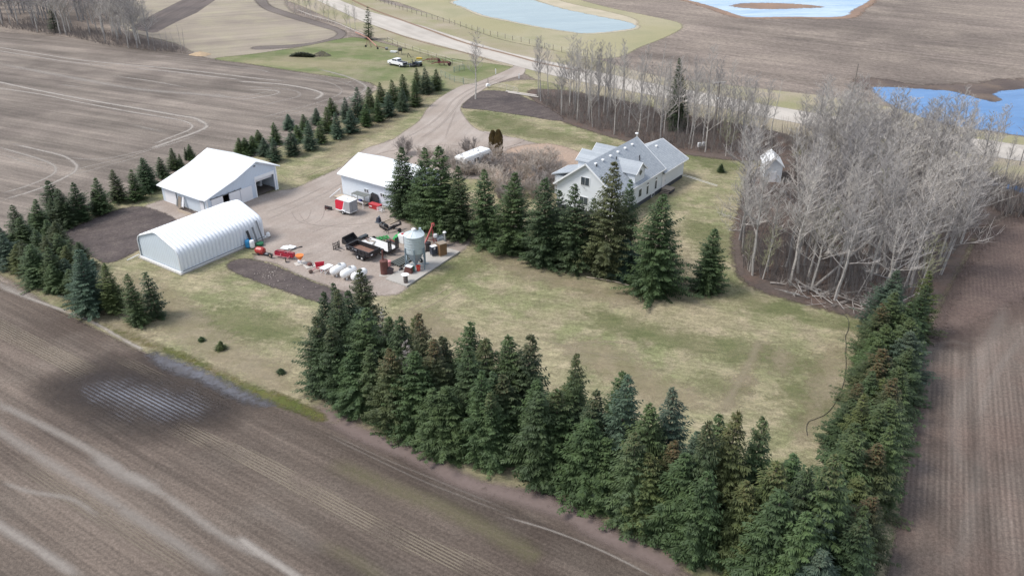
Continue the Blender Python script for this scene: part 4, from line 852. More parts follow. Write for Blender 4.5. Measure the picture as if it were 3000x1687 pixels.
fl = MB(); fl.box((X0/2, BW/2, .21), (BL-.4, BW-.4, .04)); obj('floor', fl, mat('barn_floor', (.12,.1,.085), .9), barn)
O = .42; rp = [(-.5,2.82),(5.7,4.5),(10,6.2),(14.75,4.12)]
for a, b_ in zip(rp, rp[1:]):
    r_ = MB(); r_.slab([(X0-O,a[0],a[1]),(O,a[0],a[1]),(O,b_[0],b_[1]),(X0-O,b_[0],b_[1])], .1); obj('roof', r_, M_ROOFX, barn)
t_ = MB()
for a, b_ in zip(rp, rp[1:]): t_.tube((O+.02, a[0], a[1]-.08), (O+.02, b_[0], b_[1]-.08), .09, n=4)
t_.box((X0/2, -.52, 2.76), (BL+2*O, .06, .16)); t_.box((X0/2, 14.77, 4.05), (BL+2*O, .06, .16)); obj('roof_trim', t_, M_TRIM, barn)
t_ = MB(); t_.path([(X0/2-.45*BL, -.6, 2.74), (X0/2+.47*BL, -.6, 2.7)], .06, 5); obj('gutter', t_, mat('gutter_white', (.7,.73,.76), .5), barn)
d_ = MB(); d_.box((-.5, (DY0+DY1)/2, DZ-.28), (.08, DY1-DY0-.1, .55)); obj('overhead_door', d_, M_DOORW, barn)
d_ = MB(); d_.box((.03, (DY0+DY1)/2, DZ+.28), (.05, DY1-DY0+.3, .56)); d_.box((.03, DY0-.1, DZ/2), (.05,.2,DZ)); d_.box((.03, DY1+.1, DZ/2), (.05,.2,DZ)); obj('door_frame', d_, M_TRIM, barn)
for y_, h_ in ((BW-.12, 4.1), (.12, 2.8)): d_ = MB(); d_.box((.03, y_, h_/2), (.06,.24,h_)); obj('corner_trim', d_, M_TRIM, barn)
for y0, y1 in ((.9, 3.05), (4.3, 6.35), (6.45, 8.75)):
    d_ = MB(); d_.box((.09, (y0+y1)/2, 1.2), (.06, y1-y0, 2.36)); obj('sliding_door', d_, M_DOORW, barn)
d_ = MB(); d_.box((.1, 3.7, 2.46), (.09, 6.0, .1))
for y in (.9, 2.0, 3.0, 4.2, 5.4, 6.6): d_.box((.16, y, 2.56), (.08,.16,.12))
obj('door_track', d_, M_GREYM, barn)
d_ = MB(); d_.box((X0+2.3, -.06, 1.25), (2.9, .06, 2.4)); obj('sliding_door', d_, M_DOORW, barn)
d_ = MB(); d_.box((-1.1, -.05, 1.05), (.95, .06, 2.1)); obj('entry_door', d_, M_DOORW, barn)
d_ = MB(); d_.box((-1.1, -.03, 1.06), (1.1, .03, 2.24)); d_.box((X0+3.86, -.06, 1.3), (.08,.08,2.6)); obj('door_trim', d_, M_GREYM, barn)
d_ = MB(); d_.box((.12, 9.9, 5.35), (.14,.3,.12)); obj('gable_light', d_, M_BLACK, barn)
# junk seen inside the open bay
ins = MB(); ins.box((-4, 13.2, 1.1), (1.6,.5,1.8)); ins.box((-7, 11.5, .9), (1.5,2,1.4)); obj('stored_shelf', ins, M_DOORW, barn)
ins = MB(); ins.box((-6, 9.2, 1.3), (2.5,.3,2.4)); obj('inner_wall', ins, M_RUST, barn)
def bl(x, y): v = Vector((x, y, 0)); v.rotate(Matrix.Rotation(R(-34.6), 3, 'Z')); return (corner[0]+v.x, corner[1]+v.y)
# planks and planter box at the barn's left wall
for i, (x, z, wd, m_, lab) in enumerate(((-7.2, 1.1, .28, M_GREYM, 'short dark plank leaning on the left wall of the big barn'), (-6.75, 1.75, .2, M_WOOD, 'tallest grey plank leaning on the left wall of the big barn'), (-6.35, 1.7, .4, M_WOOD, 'wide greenish board leaning on the left wall of the big barn'), (-5.6, 1.9, .45, M_DOORW, 'white panel leaning on the left wall of the big barn'))):
    mb = MB(); mb.box((0, -.28, z/2), (wd, .07, z), 0, 0, -14); o = obj('leaning_plank', mb, m_); p = bl(x, -.12); o.location = (p[0], p[1], .16); o.rotation_euler[2] = R(-34.6); tag(o, lab, 'plank', 'planks at the barn wall')
pb_ = thing('planter_box', 'low white wooden planter box along the left wall of the big barn', 'planter', bl(-3.4, -.9), -34.6)
mb = MB(); mb.box((0,-.62,.2),(4.4,.06,.55)); mb.box((-2.2,0,.2),(.06,1.2,.55)); mb.box((2.2,0,.2),(.06,1.2,.55)); obj('frame', mb, M_LWOOD, pb_)
mb = MB(); mb.box((0,0,.17),(4.3,1.15,.4)); obj('soil', mb, m_soil, pb_)
# ---- arched shed: x along its length, y across
QL, QW = 14.3, 9.1
quon = thing('arched_shed', 'white corrugated arch-roofed steel shed beside the tilled garden bed', 'shed', (-44.64, 98.84), 55.4)
half = [(0,.25),(0,2.55),(.06,2.9),(.22,3.22),(.5,3.5),(.9,3.68),(4.0,4.86),(4.3,4.93),(QW/2,4.95)]
arch = half+[(QW-y, z) for y, z in half[-2::-1]]
vs, fs = [], []; NX = 24*10; m_n = len(arch)
import itertools
cen = [(0,0)]*m_n
nr = []
for i, (y, z) in enumerate(arch):
    a = arch[max(0, i-1)]; b_ = arch[min(m_n-1, i+1)]; t = Vector((b_[0]-a[0], b_[1]-a[1], 0)).normalized(); nr.append((-t.y, t.x))
for ix in range(NX+1):
    x = QL*ix/NX; ph = abs(math.sin(math.pi*24*ix/NX)); dpt = .2*ph**.7-.05
    for i, (y, z) in enumerate(arch): vs.append((x, y+nr[i][0]*dpt, z+nr[i][1]*dpt))
for ix in range(NX):
    for i in range(m_n-1): fs.append((ix*m_n+i, ix*m_n+i+1, (ix+1)*m_n+i+1, (ix+1)*m_n+i))
mb = MB(); mb.v = vs; mb.f = fs
M_ARCH = mat('white_arch_panel', (.74,.765,.80), .45, var=.05, scale=1.2, dirt=(.6,.63,.68), dirt_amt=.2)
obj('arch_shell', mb, M_ARCH, quon, True)
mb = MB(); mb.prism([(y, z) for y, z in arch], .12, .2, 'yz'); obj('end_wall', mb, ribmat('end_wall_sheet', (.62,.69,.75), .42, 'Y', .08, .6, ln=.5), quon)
mb = MB(); mb.prism([(y, z) for y, z in arch], QL-.2, QL-.12, 'yz'); obj('end_wall', mb, M_SIDE, quon)
mb = MB()
for i in range(m_n-1): mb.tube((-.02, *arch[i]), (-.02, *arch[i+1]), .07, n=5)
obj('end_trim', mb, M_TRIM, quon)
mb = MB(); mb.box((QL/2, -.09, .22), (QL+.3, .14, .34)); mb.box((QL/2, QW+.09, .22), (QL+.3, .14, .34)); mb.box((-.08, QW/2, .2), (.14, QW+.3, .3)); obj('base_rail', mb, M_TRIM, quon)
mb = MB(); mb.path([(.2,-.22,.42),(QL-.2,-.22,.42)], .05, 6); obj('base_pipe', mb, M_GREYM, quon)
mb = MB(); mb.box((QL/2, QW/2, .07), (QL+.7, QW+.7, .16)); obj('foundation', mb, m_conc, quon)
mb = MB(); mb.path([(-.1, QW+.3, .45), (-1.9, QW+.5, .2)], .06, 6); o = obj('downpipe', mb, M_TRIM, quon)
mb = MB(); mb.lathe([(.05,0),(.32,.02),(.3,.4),(.16,.62),(.05,.66)], (QL+.55, -.1, .14), 14); o = tag(obj('white_bucket', mb, M_TANK, None, True), 'white rounded tub on the ground at the far corner of the arched shed', 'tub')
v = Vector((1,0,0)); o.matrix_world = Matrix.Translation((-44.64, 98.84, 0)) @ Matrix.Rotation(R(55.4), 4, 'Z')
def ql(x, y, z=0): v = Vector((x, y, 0)); v.rotate(Matrix.Rotation(R(55.4), 3, 'Z')); return (-44.64+v.x, 98.84+v.y, z)
# tanks and beams by the arched shed
p = cA(-80, 160); 
for (pp, r, h, m_, lab) in ((ql(10.6,-.75,.16), .37, 1.1, M_BLUEP, 'blue plastic barrel standing before the arched shed'), (ql(10.9,-1.35,.16), .35, 1.1, M_TANK, 'white plastic barrel beside the blue ones at the arched shed'), (ql(11.2,-.55,.16), .36, 1.05, M_BLUEP, 'second blue plastic barrel, tucked between the first and the shed wall')):
    mb = MB(); mb.lathe([(r*.8,0),(r,.06),(r,h*.3),(r*1.03,h*.33),(r,h*.36),(r,h*.66),(r*1.03,h*.69),(r,h*.72),(r,h-.08),(r*.85,h),(r*.2,h+.02)], (0,0,0), 20); o = obj('plastic_barrel', mb, m_, None, True); o.location = pp; tag(o, lab, 'barrel')
mb = MB(); mb.lathe([(.5,0),(.55,.1),(.55,.3),(.45,.36),(.1,.38)], (0,0,0), 18); o = obj('green_tub', mb, mat('dark_green_plastic', (.02,.16,.07), .5), None, True); o.location = ql(12.1,-1.5,.16); tag(o, 'low round green tub right of the white barrel', 'tub')
for x, h, wd, lab in ((11.1, 2.4, .34, 'wide dark plank leaning on the arched shed behind the barrels'), (12.1, 2.6, .2, 'middle of three dark beams leaning on the arched shed'), (13.0, 3.3, .16, 'longest dark beam leaning on the arched shed near its far corner')):
    mb = MB(); mb.box((0, 0, h/2-.1), (wd, .14, h), 0, 0, -18); o = obj('leaning_beam', mb, M_GREYM if x > 12 else M_BLACK); o.location = ql(x, -.75, .2); o.rotation_euler[2] = R(55.4); tag(o, lab, 'beam', 'beams leaning on the arched shed')
# ---- garage
GL, GW = 13.0, 9.6
gar = thing('garage', 'white garage with white gable roof behind the red and silver cargo trailer', 'garage', (-28.17, 128.05), -34.6)
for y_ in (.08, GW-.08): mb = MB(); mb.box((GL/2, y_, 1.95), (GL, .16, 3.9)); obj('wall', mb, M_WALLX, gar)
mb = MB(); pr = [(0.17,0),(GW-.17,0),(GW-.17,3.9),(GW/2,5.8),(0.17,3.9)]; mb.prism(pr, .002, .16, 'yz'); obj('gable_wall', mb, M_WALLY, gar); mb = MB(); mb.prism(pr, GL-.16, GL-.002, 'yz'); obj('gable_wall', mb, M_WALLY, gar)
for s_ in (0, 1):
    f_ = lambda y: GW-y if s_ else y
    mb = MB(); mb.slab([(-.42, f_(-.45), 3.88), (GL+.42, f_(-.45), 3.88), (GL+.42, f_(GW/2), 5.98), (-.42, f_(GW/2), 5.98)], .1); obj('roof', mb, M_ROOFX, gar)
mb = MB(); mb.box((GL/2, -.47, 3.79), (GL+.84, .06, .18)); mb.box((GL/2, GW+.47, 3.79), (GL+.84, .06, .18)); obj('fascia', mb, M_TRIM, gar)
mb = MB(); mb.path([(-.3,-.56,3.78),(GL+.3,-.56,3.74)], .06, 5); obj('gutter', mb, mat('gutter_shadow', (.55,.56,.58), .5), gar)
for x in (5.55, 9.05):
    fr = MB(); fr.box((x, -.03, 2.0), (.95,.06,.6)); o = obj('window', fr, M_TRIM, gar); q = MB(); q.box((x-.23, -.07, 2.0), (.3,.03,.46)); q.box((x+.23, -.07, 2.0), (.3,.03,.46)); obj('pane', q, M_GLASS, o)
def gl(x, y, z=0): v = Vector((x, y, 0)); v.rotate(Matrix.Rotation(R(-34.6), 3, 'Z')); return (-28.17+v.x, 128.05+v.y, z)
dk = thing('wooden_deck', 'low pale wooden deck against the garage wall behind the cargo trailer', 'deck', gl(1.5,-.95,.03), -34.6)
mb = MB()
for i in range(9): mb.box((0,-.72+.18*i,.2),(3.6,.165,.05))
obj('boards', mb, M_LWOOD, dk); mb = MB(); mb.box((0,-.7,.09),(3.5,.1,.17)); mb.box((0,.7,.09),(3.5,.1,.17)); obj('joists', mb, M_WOOD, dk)
rl_ = thing('handrail', 'white sloping handrail at the left end of the wooden deck', 'railing', gl(-.35,-.9,.03), -34.6); mb = MB(); mb.tube((0,.8,1.1),(-.5,-1.3,.1),.07,n=6); obj('rail', mb, M_TRIM, rl_); mb = MB(); mb.tube((0,.7,0),(0,.7,1.1),.05,n=6); obj('post', mb, M_TRIM, rl_)
sh_ = thing('wire_rack', 'grey metal storage rack of shelves against the garage wall', 'rack', gl(5.4,-1.25,.03), -34.6)
mb = MB()
for x in (-1.35, 1.35):
    for y in (-.6, .6): mb.box((x,y,.85),(.07,.07,1.7))
for z in (.35,): mb.box((0,-.6,z),(2.7,.06,.06)); mb.box((0,.6,z),(2.7,.06,.06)); mb.box((-1.35,0,z),(.06,1.2,.06)); mb.box((1.35,0,z),(.06,1.2,.06))
mb.box((-.4,-.6,1.0),(1.6,.05,.05),0,25); obj('frame', mb, M_GREYM, sh_)
mb = MB(); mb.box((0,0,1.73),(2.9,1.35,.06)); obj('top_panel', mb, mat('mesh_panel', (.16,.17,.16), .7), sh_)
mb = MB(); mb.box((0,.1,.36),(2.6,1.1,.05)); obj('shelf', mb, M_WOOD, sh_)
mb = MB(); mb.box((-.3,.1,.55),(.5,.4,.3)); obj('blue_box', mb, mat('violet_box', (.08,.09,.35), .5), sh_)
wg = thing('hitching_rail', 'white timber rail on thin posts in front of the storage rack', 'railing', gl(5.7,-2.6,.03), -34.6)
mb = MB(); mb.box((0,0,1.05),(3.0,.1,.12)); obj('rail', mb, M_TRIM, wg)
for x in (-1.4, 1.4): mb = MB(); mb.box((x,0,.5),(.08,.08,1.0)); obj('post', mb, M_TRIM, wg)
mb = MB(); mb.prism([(-.85,0),(.85,0),(.85,1.1),(.6,1.75),(-.5,1.9),(-.85,1.6)], -.05, .05, 'xz'); o = obj('truck_bed_cover', mb, M_BLACK); o.location = gl(7.45,-.55,.16); o.rotation_euler = (R(-14), 0, R(-34.6)); tag(o, 'black panel leaning upright against the garage wall', 'panel')
tb = thing('tool_chest', 'long red steel chest on the ground by the garage wall', 'chest', gl(8.6,-1.35,.03), -34.6)
mb = MB(); mb.box((0,0,.36),(2.1,.85,.7)); obj('box', mb, M_RED, tb, bevel=.03); mb = MB(); mb.box((0,0,.765),(2.2,.95,.08)); obj('lid', mb, mat('faded_red', (.5,.06,.07), .4), tb); mb = MB(); mb.box((-.6,-.465,.42),(.5,.03,.14)); obj('latch_plate', mb, M_TRIM, tb)
lf = thing('tubular_stand', 'white tubular metal stand right of the red chest', 'stand', gl(10.2,-1.9,.03), -34.6)
mb = MB()
for z in (.3,.6,.9): mb.tube((-.7,-.3,z),(.7,-.3,z),.04,n=6); mb.tube((-.7,.35,z),(.7,.35,z),.04,n=6)
for x in (-.7,.7): mb.tube((x,-.3,0),(x,-.3,.9),.04,n=6); mb.tube((x,.35,0),(x,.35,.9),.04,n=6); mb.tube((x,-.3,.9),(x,.35,.9),.04,n=6)
obj('tubes', mb, M_TRIM, lf)
# ---- house: x along the long front, y back from it
HO = (20.57, 123.17); HA = 54.4
house = thing('house', 'white two-storey house with grey shingled roof, dormers and attached wing', 'house', HO, HA)
def hl_(x, y, z=0): v = Vector((x, y, 0)); v.rotate(Matrix.Rotation(R(HA), 3, 'Z')); return (HO[0]+v.x, HO[1]+v.y, z)
def shingle():
    b = NB('grey_shingles'); v = b.objc(); sp = b.n('SeparateXYZ'); b.t.links.new(v, sp.inputs[0])
    br_ = b.n('TexBrick'); cmb = b.n('CombineXYZ'); b.t.links.new(sp.outputs[0], cmb.inputs[0]); b.t.links.new(b.math('MULTIPLY', sp.outputs[2], 1.25), cmb.inputs[1])
    b.t.links.new(cmb.outputs[0], br_.inputs['Vector'])
    br_.inputs['Color1'].default_value = (.39,.42,.45,1); br_.inputs['Color2'].default_value = (.31,.34,.37,1); br_.inputs['Mortar'].default_value = (.23,.25,.28,1)
    br_.inputs['Scale'].default_value = 1; br_.inputs['Brick Width'].default_value = .42; br_.inputs['Row Height'].default_value = .17; br_.inputs['Mortar Size'].default_value = .014
    c = b.mix(1.0, br_.outputs[0], b.mix(b.noise(v, 6, 4, .7), (.8,.8,.8), (1.22,1.22,1.22)), 'MULTIPLY'); c = b.mix(1.0, c, b.mix(b.noise(v, .4, 4), (.9,.9,.92), (1.1,1.1,1.08)), 'MULTIPLY')
    return b.end(b.bsdf(c, .9, 0, .25))
M_SHIN = shingle()
def lap():
    b = NB('white_lap_siding'); v = b.objc(); sp = b.n('SeparateXYZ'); b.t.links.new(v, sp.inputs[0])
    f = b.math('FRACT', b.math('DIVIDE', sp.outputs[2], .2)); c = b.mix(b.noise(v, .8, 4), (.70,.735,.77), (.78,.81,.84))
    return b.end(b.bsdf(c, .55, 0, .35, b.bump(f, .6, .03)))
M_LAP = lap(); M_PLIN = mat('dark_plinth', (.06,.065,.08), .8, var=.2)
S0, S1, HW, EZ, RZ = -8.2, 7.4, 10.6, 4.45, 8.55
wl = MB(); g_ = [(0,.75),(HW,.75),(HW,EZ),(HW/2,RZ-.15),(0,EZ)]
wl.prism(g_, S0, S0+.2, 'yz'); obj('gable_wall', wl, M_LAP, house); wl = MB(); wl.prism(g_, S1-.2, S1, 'yz'); obj('gable_wall', wl, M_LAP, house)
for y_ in (.1, HW-.1): wl = MB(); wl.box(((S0+S1)/2, y_, .75+(EZ-.75)/2), (S1-S0-.42, .2, EZ-.75)); obj('wall', wl, M_LAP, house)
pl = MB(); pl.box(((S0+S1)/2, HW/2, .37), (S1-S0-.12, HW-.12, .74)); obj('plinth', pl, M_PLIN, house)
for s_ in (0, 1):
    f_ = lambda y: HW-y if s_ else y
    mb = MB(); mb.slab([(S0-.5, f_(-.45), EZ-.28), (S1+.5, f_(-.45), EZ-.28), (S1+.5, f_(HW/2), RZ), (S0-.5, f_(HW/2), RZ)], .14); obj('roof', mb, M_SHIN, house)
tr = MB()
for x in (S0-.53, S1+.53):
    for a, b_ in (((-.47, EZ-.36), (HW/2, RZ-.07)), ((HW+.47, EZ-.36), (HW/2, RZ-.07))):
        d = Vector((0, b_[0]-a[0], b_[1]-a[1])); tr.slab([(x-.04, a[0], a[1]+.12), (x+.04, a[0], a[1]+.12), (x+.04, b_[0], b_[1]+.12), (x-.04, b_[0], b_[1]+.12)], .24)
tr.box(((S0+S1)/2, -.5, EZ-.38), (S1-S0+1.0, .06, .18)); tr.box(((S0+S1)/2, HW+.5, EZ-.38), (S1-S0+1.0, .06, .18)); obj('roof_trim', tr, M_TRIM, house)
# wing
W0, W1, WW, WE, WR = S1+.001, 16.1, 9.3, 3.75, 6.15
wl = MB(); wl.box(((W0+W1)/2, .08, .75+(WE-.75)/2), (W1-W0, .16, WE-.75)); wl.box(((W0+W1)/2, WW-.08, .75+(WE-.75)/2), (W1-W0, .16, WE-.75)); wl.prism([(.17,.75),(WW-.17,.75),(WW-.17,WE),(WW/2,WR-.15),(.17,WE)], W1-.17, W1-.002, 'yz'); obj('wing_wall', wl, M_LAP, house)
pl = MB(); pl.box(((W0+W1)/2, WW/2, .36), (W1-W0-.1, WW-.14, .72)); obj('wing_plinth', pl, M_PLIN, house)
M_SHIN2 = M_SHIN
for s_ in (0, 1):
    f_ = lambda y: WW-y if s_ else y
    mb = MB(); mb.slab([(W0-.02+(.55 if 0 else 0), f_(-.55), WE-.22), (W1+.5, f_(-.55), WE-.22), (W1+.5, f_(WW/2), WR), (W0-.02, f_(WW/2), WR)], .14); obj('wing_roof', mb, M_SHIN2, house)
tr = MB(); tr.box(((W0+W1)/2+.25, -.6, WE-.32), (W1-W0+.5, .06, .18))
for a in ((-.57, WE-.18), (WW+.57, WE-.18)): tr.slab([(W1+.5, a[0], a[1]), (W1+.57, a[0], a[1]), (W1+.57, WW/2, WR+.06), (W1+.5, WW/2, WR+.06)], .22)
obj('wing_trim', tr, M_TRIM, house)
# dormers
def dormer(x0, x1, ze, zr, front, depth, sgn, nm='dormer'):
    xc = (x0+x1)/2; mb = MB(); yb = front+sgn*depth
    lo, hi = sorted((front, yb)); fy0, fy1 = (front, front+sgn*.16)
    mb.prism([(x0, EZ-.9 if sgn > 0 else EZ-.4), (x1, EZ-.9 if sgn > 0 else EZ-.4), (x1, ze), (xc, zr-.12), (x0, ze)], min(fy0, fy1), max(fy0, fy1), 'xz')
    for x in (x0+.08, x1-.08): mb.box((x, (front+sgn*.17+yb)/2, (EZ-.4+ze)/2), (.16, abs(yb-front)-.17, ze-EZ+.4))
    d = obj(nm, mb, M_LAP, house)
    for s_ in (-1, 1):
        q = MB(); e = xc+s_*((x1-x0)/2+.35); zz = ze-.35*(zr-ze)/((x1-x0)/2)
        q.slab([(e, front-sgn*.35, zz), (e, yb+sgn*.6, zz), (xc, yb+sgn*.6, zr), (xc, front-sgn*.35, zr)], .1); obj('dormer_roof', q, M_SHIN, d)
        q = MB(); q.slab([(e, front-sgn*.4, zz+.03), (e, front-sgn*.35, zz+.03), (xc, front-sgn*.35, zr+.03), (xc, front-sgn*.4, zr+.03)], .2); obj('dormer_trim', q, M_TRIM, d)
    return d
dr = dormer(-2.3, .95, 6.35, 7.6, -.004, 4.1, 1)
dormer(-1.4, 2.2, 6.2, 7.4, HW+.35, 3.6, -1); dormer(2.8, 6.0, 6.2, 7.4, HW+.004, 3.4, -1)
def hwin(x, z, wd, h, face, arch=False, rot=0, par=None, mull=1):
    f = MB(); q = MB(); par = par or house
    if face == 'f': yo = -.03
    if arch:
        pts_ = [(-wd/2-.08, -h/2-.08), (wd/2+.08, -h/2-.08), (wd/2+.08, h/2)]+[((wd/2+.08)*math.cos(R(a)), h/2+(wd/2+.12)*math.sin(R(a))) for a in range(20, 180, 20)]+[(-wd/2-.08, h/2)]
        f.prism([(x+a, z+b_) for a, b_ in pts_], -.06, -.005, 'xz'); q.box((x, -.07, z-.12), (wd, .03, h-.3)); q.prism([(x-wd/2, z+h/2+.02), (x+wd/2, z+h/2+.02)]+[(x+wd/2*math.cos(R(a)), z+h/2+.02+wd/2*math.sin(R(a))) for a in (30,60,90,120,150)], -.085, -.055, 'xz')
    elif face == 'f':
        f.box((x, -.035, z), (wd+.16, .06, h+.16), 0, rot)
        if mull == 1: q.box((x, -.075, z), (wd, .03, h), 0, rot)
        else:
            for s_ in (-1, 1): q.box((x+s_*wd/4, -.075, z), (wd/2-.07, .03, h))
    else:
        f.box((S0-.035, x, z), (.06, wd+.16, h+.16))
        for s_ in (-1, 1): q.box((S0-.075, x+s_*wd/4, z), (.03, wd/2-.07, h))
    o = obj('window', f, M_TRIM, par); obj('pane', q, M_GLASS, o); return o
hwin(2.35, 2.15, .55, 1.7, 'f', True); hwin(5.35, 2.15, .55, 1.7, 'f', True); hwin(-.25, 2.35, .95, 1.2, 'f', mull=2); hwin(-.6, 5.9, .75, .75, 'f', rot=45)
hwin(5.5, 5.5, 1.5, 1.25, 'g'); hwin(5.6, 2.3, 1.5, 1.2, 'g'); hwin(4.55, .5, .9, .5, 'f', mull=2)
mb = MB(); mb.box((8.3, -.04, 1.78), (1.0, .06, 2.05)); o = obj('door', mb, M_DOORW, house); mb = MB(); mb.tube((8.68,-.12,1.7),(8.68,-.12,1.85),.035,n=6); obj('handle', mb, M_GREYM, o)
mb = MB(); mb.box((7.6,-.06,2.6),(.1,.1,3.0)); obj('downpipe', mb, M_TRIM, house)
for x in (8.0, 8.7): mb = MB(); mb.box((x,-.1,3.25),(.18,.16,.3)); obj('wall_lamp', mb, M_BLACK, house)
st_ = thing('wooden_steps', 'grey wooden landing and steps below the door of the house', 'steps', hl_(8.4,-1.0,.1), HA)
mb = MB(); mb.box((0,0,.58),(1.9,1.7,.1)); obj('landing', mb, M_WOOD, st_); mb = MB()
for i in range(3): mb.box((-1.15-.3*i,0,.43-.17*i),(.3,1.5,.06))
obj('treads', mb, M_WOOD, st_); mb = MB(); mb.box((0,.0,.27),(1.7,1.5,.5)); obj('skirt', mb, M_PLIN, st_)
for x in (-6.8, -4.6, -2.2, .2, 2.6, 5.0): mb = MB(); mb.box((x, HW/2-.7, RZ-.42), (.42,.42,.26)); obj('roof_vent', mb, M_TRIM, house, bevel=.05)
for x in (9.6, 12.8): mb = MB(); mb.box((x, WW/2-.7, WR-.24), (.42,.42,.26)); obj('roof_vent', mb, M_TRIM, house, bevel=.05)
for x, y in ((-7.0, 4.3), (-1.5, 3.9), (3.5, 2.3), (4.0, 2.6)): z = EZ-.28+(y+.45)*(RZ-EZ+.28)/(HW/2+.45); mb = MB(); mb.tube((x,y,z-.1),(x,y,z+.45),.09,n=8); obj('vent_pipe', mb, M_BLACK, house)
mb = MB(); mb.tube((S1+.35,HW/2,RZ-.1),(S1+.35,HW/2,RZ+.7),.03,n=6); mb.lathe([(.3,0),(.28,.06),(.15,.14),(.02,.16)], (S1+.35, HW/2, RZ+.6), 12); obj('dish', mb, M_TRIM, house)
# low side porch on the left of the house
mb = MB(); mb.slab([(-3.6, HW+.1, 4.6), (1.6, HW+.1, 4.6), (1.6, HW+4.0, 3.5), (-3.6, HW+4.0, 3.5)], .14); obj('porch_roof', mb, M_SHIN, house)
mb = MB(); mb.box((-1.0, HW+1.85, 1.7), (4.6, 3.5, 3.3)); obj('porch_wall', mb, M_LAP, house)
mb = MB(); mb.box((-1.0, HW+4.03, 3.4), (5.2, .06, .2)); obj('porch_trim', mb, M_TRIM, house)
# ---- white shed behind the trees at right
shp = thing('garden_shed', 'small white gabled shed half hidden among bare trees right of the house', 'shed', G(2261, 534), -8)
mb = MB(); mb.prism([(-1.45,0),(1.45,0),(1.45,3.0),(0,4.2),(-1.45,3.0)], 0, 5, 'xz'); obj('wall', mb, M_LAP, shp)
for s_ in (-1, 1): mb = MB(); mb.slab([(s_*1.75,-.25,2.83),(s_*1.75,5.25,2.83),(0,5.25,4.32),(0,-.25,4.32)], .08); obj('roof', mb, M_WHITE, shp)
mb = MB(); mb.box((0,-.03,.98),(1.1,.05,1.9)); obj('door', mb, M_DOORW, shp)
# ---- camper parked behind the trees
ca = c6(2080,130,3.0); cb_ = c6(2290,50,3.0); cm = mid(ca, cb_)
rv = thing('camper_trailer', 'white camper trailer parked by the driveway behind the spruces', 'camper', cm, ang(ca, cb_))
mb = MB(); mb.prism([(-3.7,.6),(3.3,.6),(3.75,1.3),(3.75,2.4),(3.3,2.95),(-3.7,2.95)], -1.2, 1.2, 'xz'); obj('body', mb, M_TANK, rv, bevel=.08)
mb = MB(); mb.box((0,0,3.0),(6.6,2.2,.06)); obj('roof', mb, M_WHITE, rv)
for x in (-1.5, 1.0): mb = MB(); mb.box((x,0,3.1),(.6,.6,.16)); obj('roof_vent', mb, M_TRIM, rv, bevel=.04)
for x, wd in ((2.4,1.0),(-.5,1.2),(-2.6,.8)): mb = MB(); mb.box((x,-1.215,2.0),(wd,.03,.65)); obj('window', mb, M_GLASS, rv)
mb = MB(); mb.box((-3.715,0,2.0),(.03,1.3,.7)); obj('window', mb, M_GLASS, rv); mb = MB(); mb.box((0,-1.212,1.2),(7.0,.02,.18)); obj('stripe', mb, mat('grey_stripe', (.3,.33,.38), .5), rv)
for x in (-.8, .0):
    for y in (-1.1, 1.1): wheel(rv, (x, y, .36), .36, .24)
mb = MB(); mb.tube((3.6,0,.55),(4.7,0,.5),.06,n=6); mb.tube((4.6,0,0),(4.6,0,.6),.05,n=6); obj('hitch', mb, M_BLACK, rv)
# ================================================================ things in the yard
GZ = .03   # top of the gravel
def at(p, z=GZ): return (p[0], p[1], z)
def frame_line(pa, pb): return mid(pa, pb), dist(pa, pb), ang(pa, pb)
# cargo trailer: nose to the left-far, doors to the right-near
ca_, cb2 = cE(470,1300), cE(618,1330)
ct = thing('cargo_trailer', 'enclosed cargo trailer, silver with a red front half and white roof', 'trailer', at(cE(560,1240)), -35)
M_SILV = mat('silver_sheet', (.42,.43,.45), .35, .3, var=.06)
mb = MB(); mb.prism([(-1.55,.45),(1.6,.45),(1.6,2.3),(-1.2,2.3),(-1.55,2.0)], -.88, .88, 'xz'); body = obj('body', mb, M_SILV, ct, bevel=.03)
mb = MB()
for y in (-.892, .892): mb.prism([(-1.55,.62),(-.1,.62),(.45,2.22),(-1.18,2.22),(-1.545,1.95)], y-.004, y+.004, 'xz')
mb.prism([(-.85,.62),(.85,.62),(.85,1.95),(-.85,1.95)], -1.562, -1.554, 'yz'); obj('red_panel', mb, mat('bright_red_panel', (.6,.015,.045), .35), ct)
mb = MB()
for y in (-.9, .9): mb.prism([(-.1,.62),(.02,.62),(.57,2.22),(.45,2.22)], y-.004, y+.004, 'xz'); mb.box((0,y,.52),(3.1,.02,.14))
mb.box((1.61,0,.5),(.03,1.7,.1)); obj('white_stripe', mb, M_TRIM, ct)
mb = MB(); mb.slab([(-1.25,-.9,2.34),(1.63,-.9,2.34),(1.63,.9,2.34),(-1.25,.9,2.34)], .06); mb.slab([(-1.57,-.9,2.03),(-1.25,-.9,2.335),(-1.25,.9,2.335),(-1.57,.9,2.03)], .03); obj('roof', mb, M_WHITE, ct)
mb = MB(); mb.box((.2,0,2.39),(.4,.4,.1)); obj('roof_vent', mb, M_TRIM, ct)
mb = MB(); mb.box((1.615,0,1.4),(.02,1.55,1.7)); dr_ = obj('rear_door', mb, mat('rear_door_grey', (.36,.38,.42), .4, .2), ct); mb = MB(); mb.box((1.635,-.35,1.3),(.03,.05,1.5)); mb.box((1.635,.5,1.25),(.03,.12,.08)); obj('latch', mb, M_GREYM, dr_)
for y in (-.98, .98):
    wheel(ct, (.15, y, .32), .32, .2, 'y', M_RIM); mb = MB(); mb.prism([(-.35,.5),(-.25,.72),(.55,.72),(.65,.5),(.58,.5),(.5,.66),(-.2,.66),(-.28,.5)], y-.12, y+.12, 'xz'); obj('fender', mb, M_TRIM, ct)
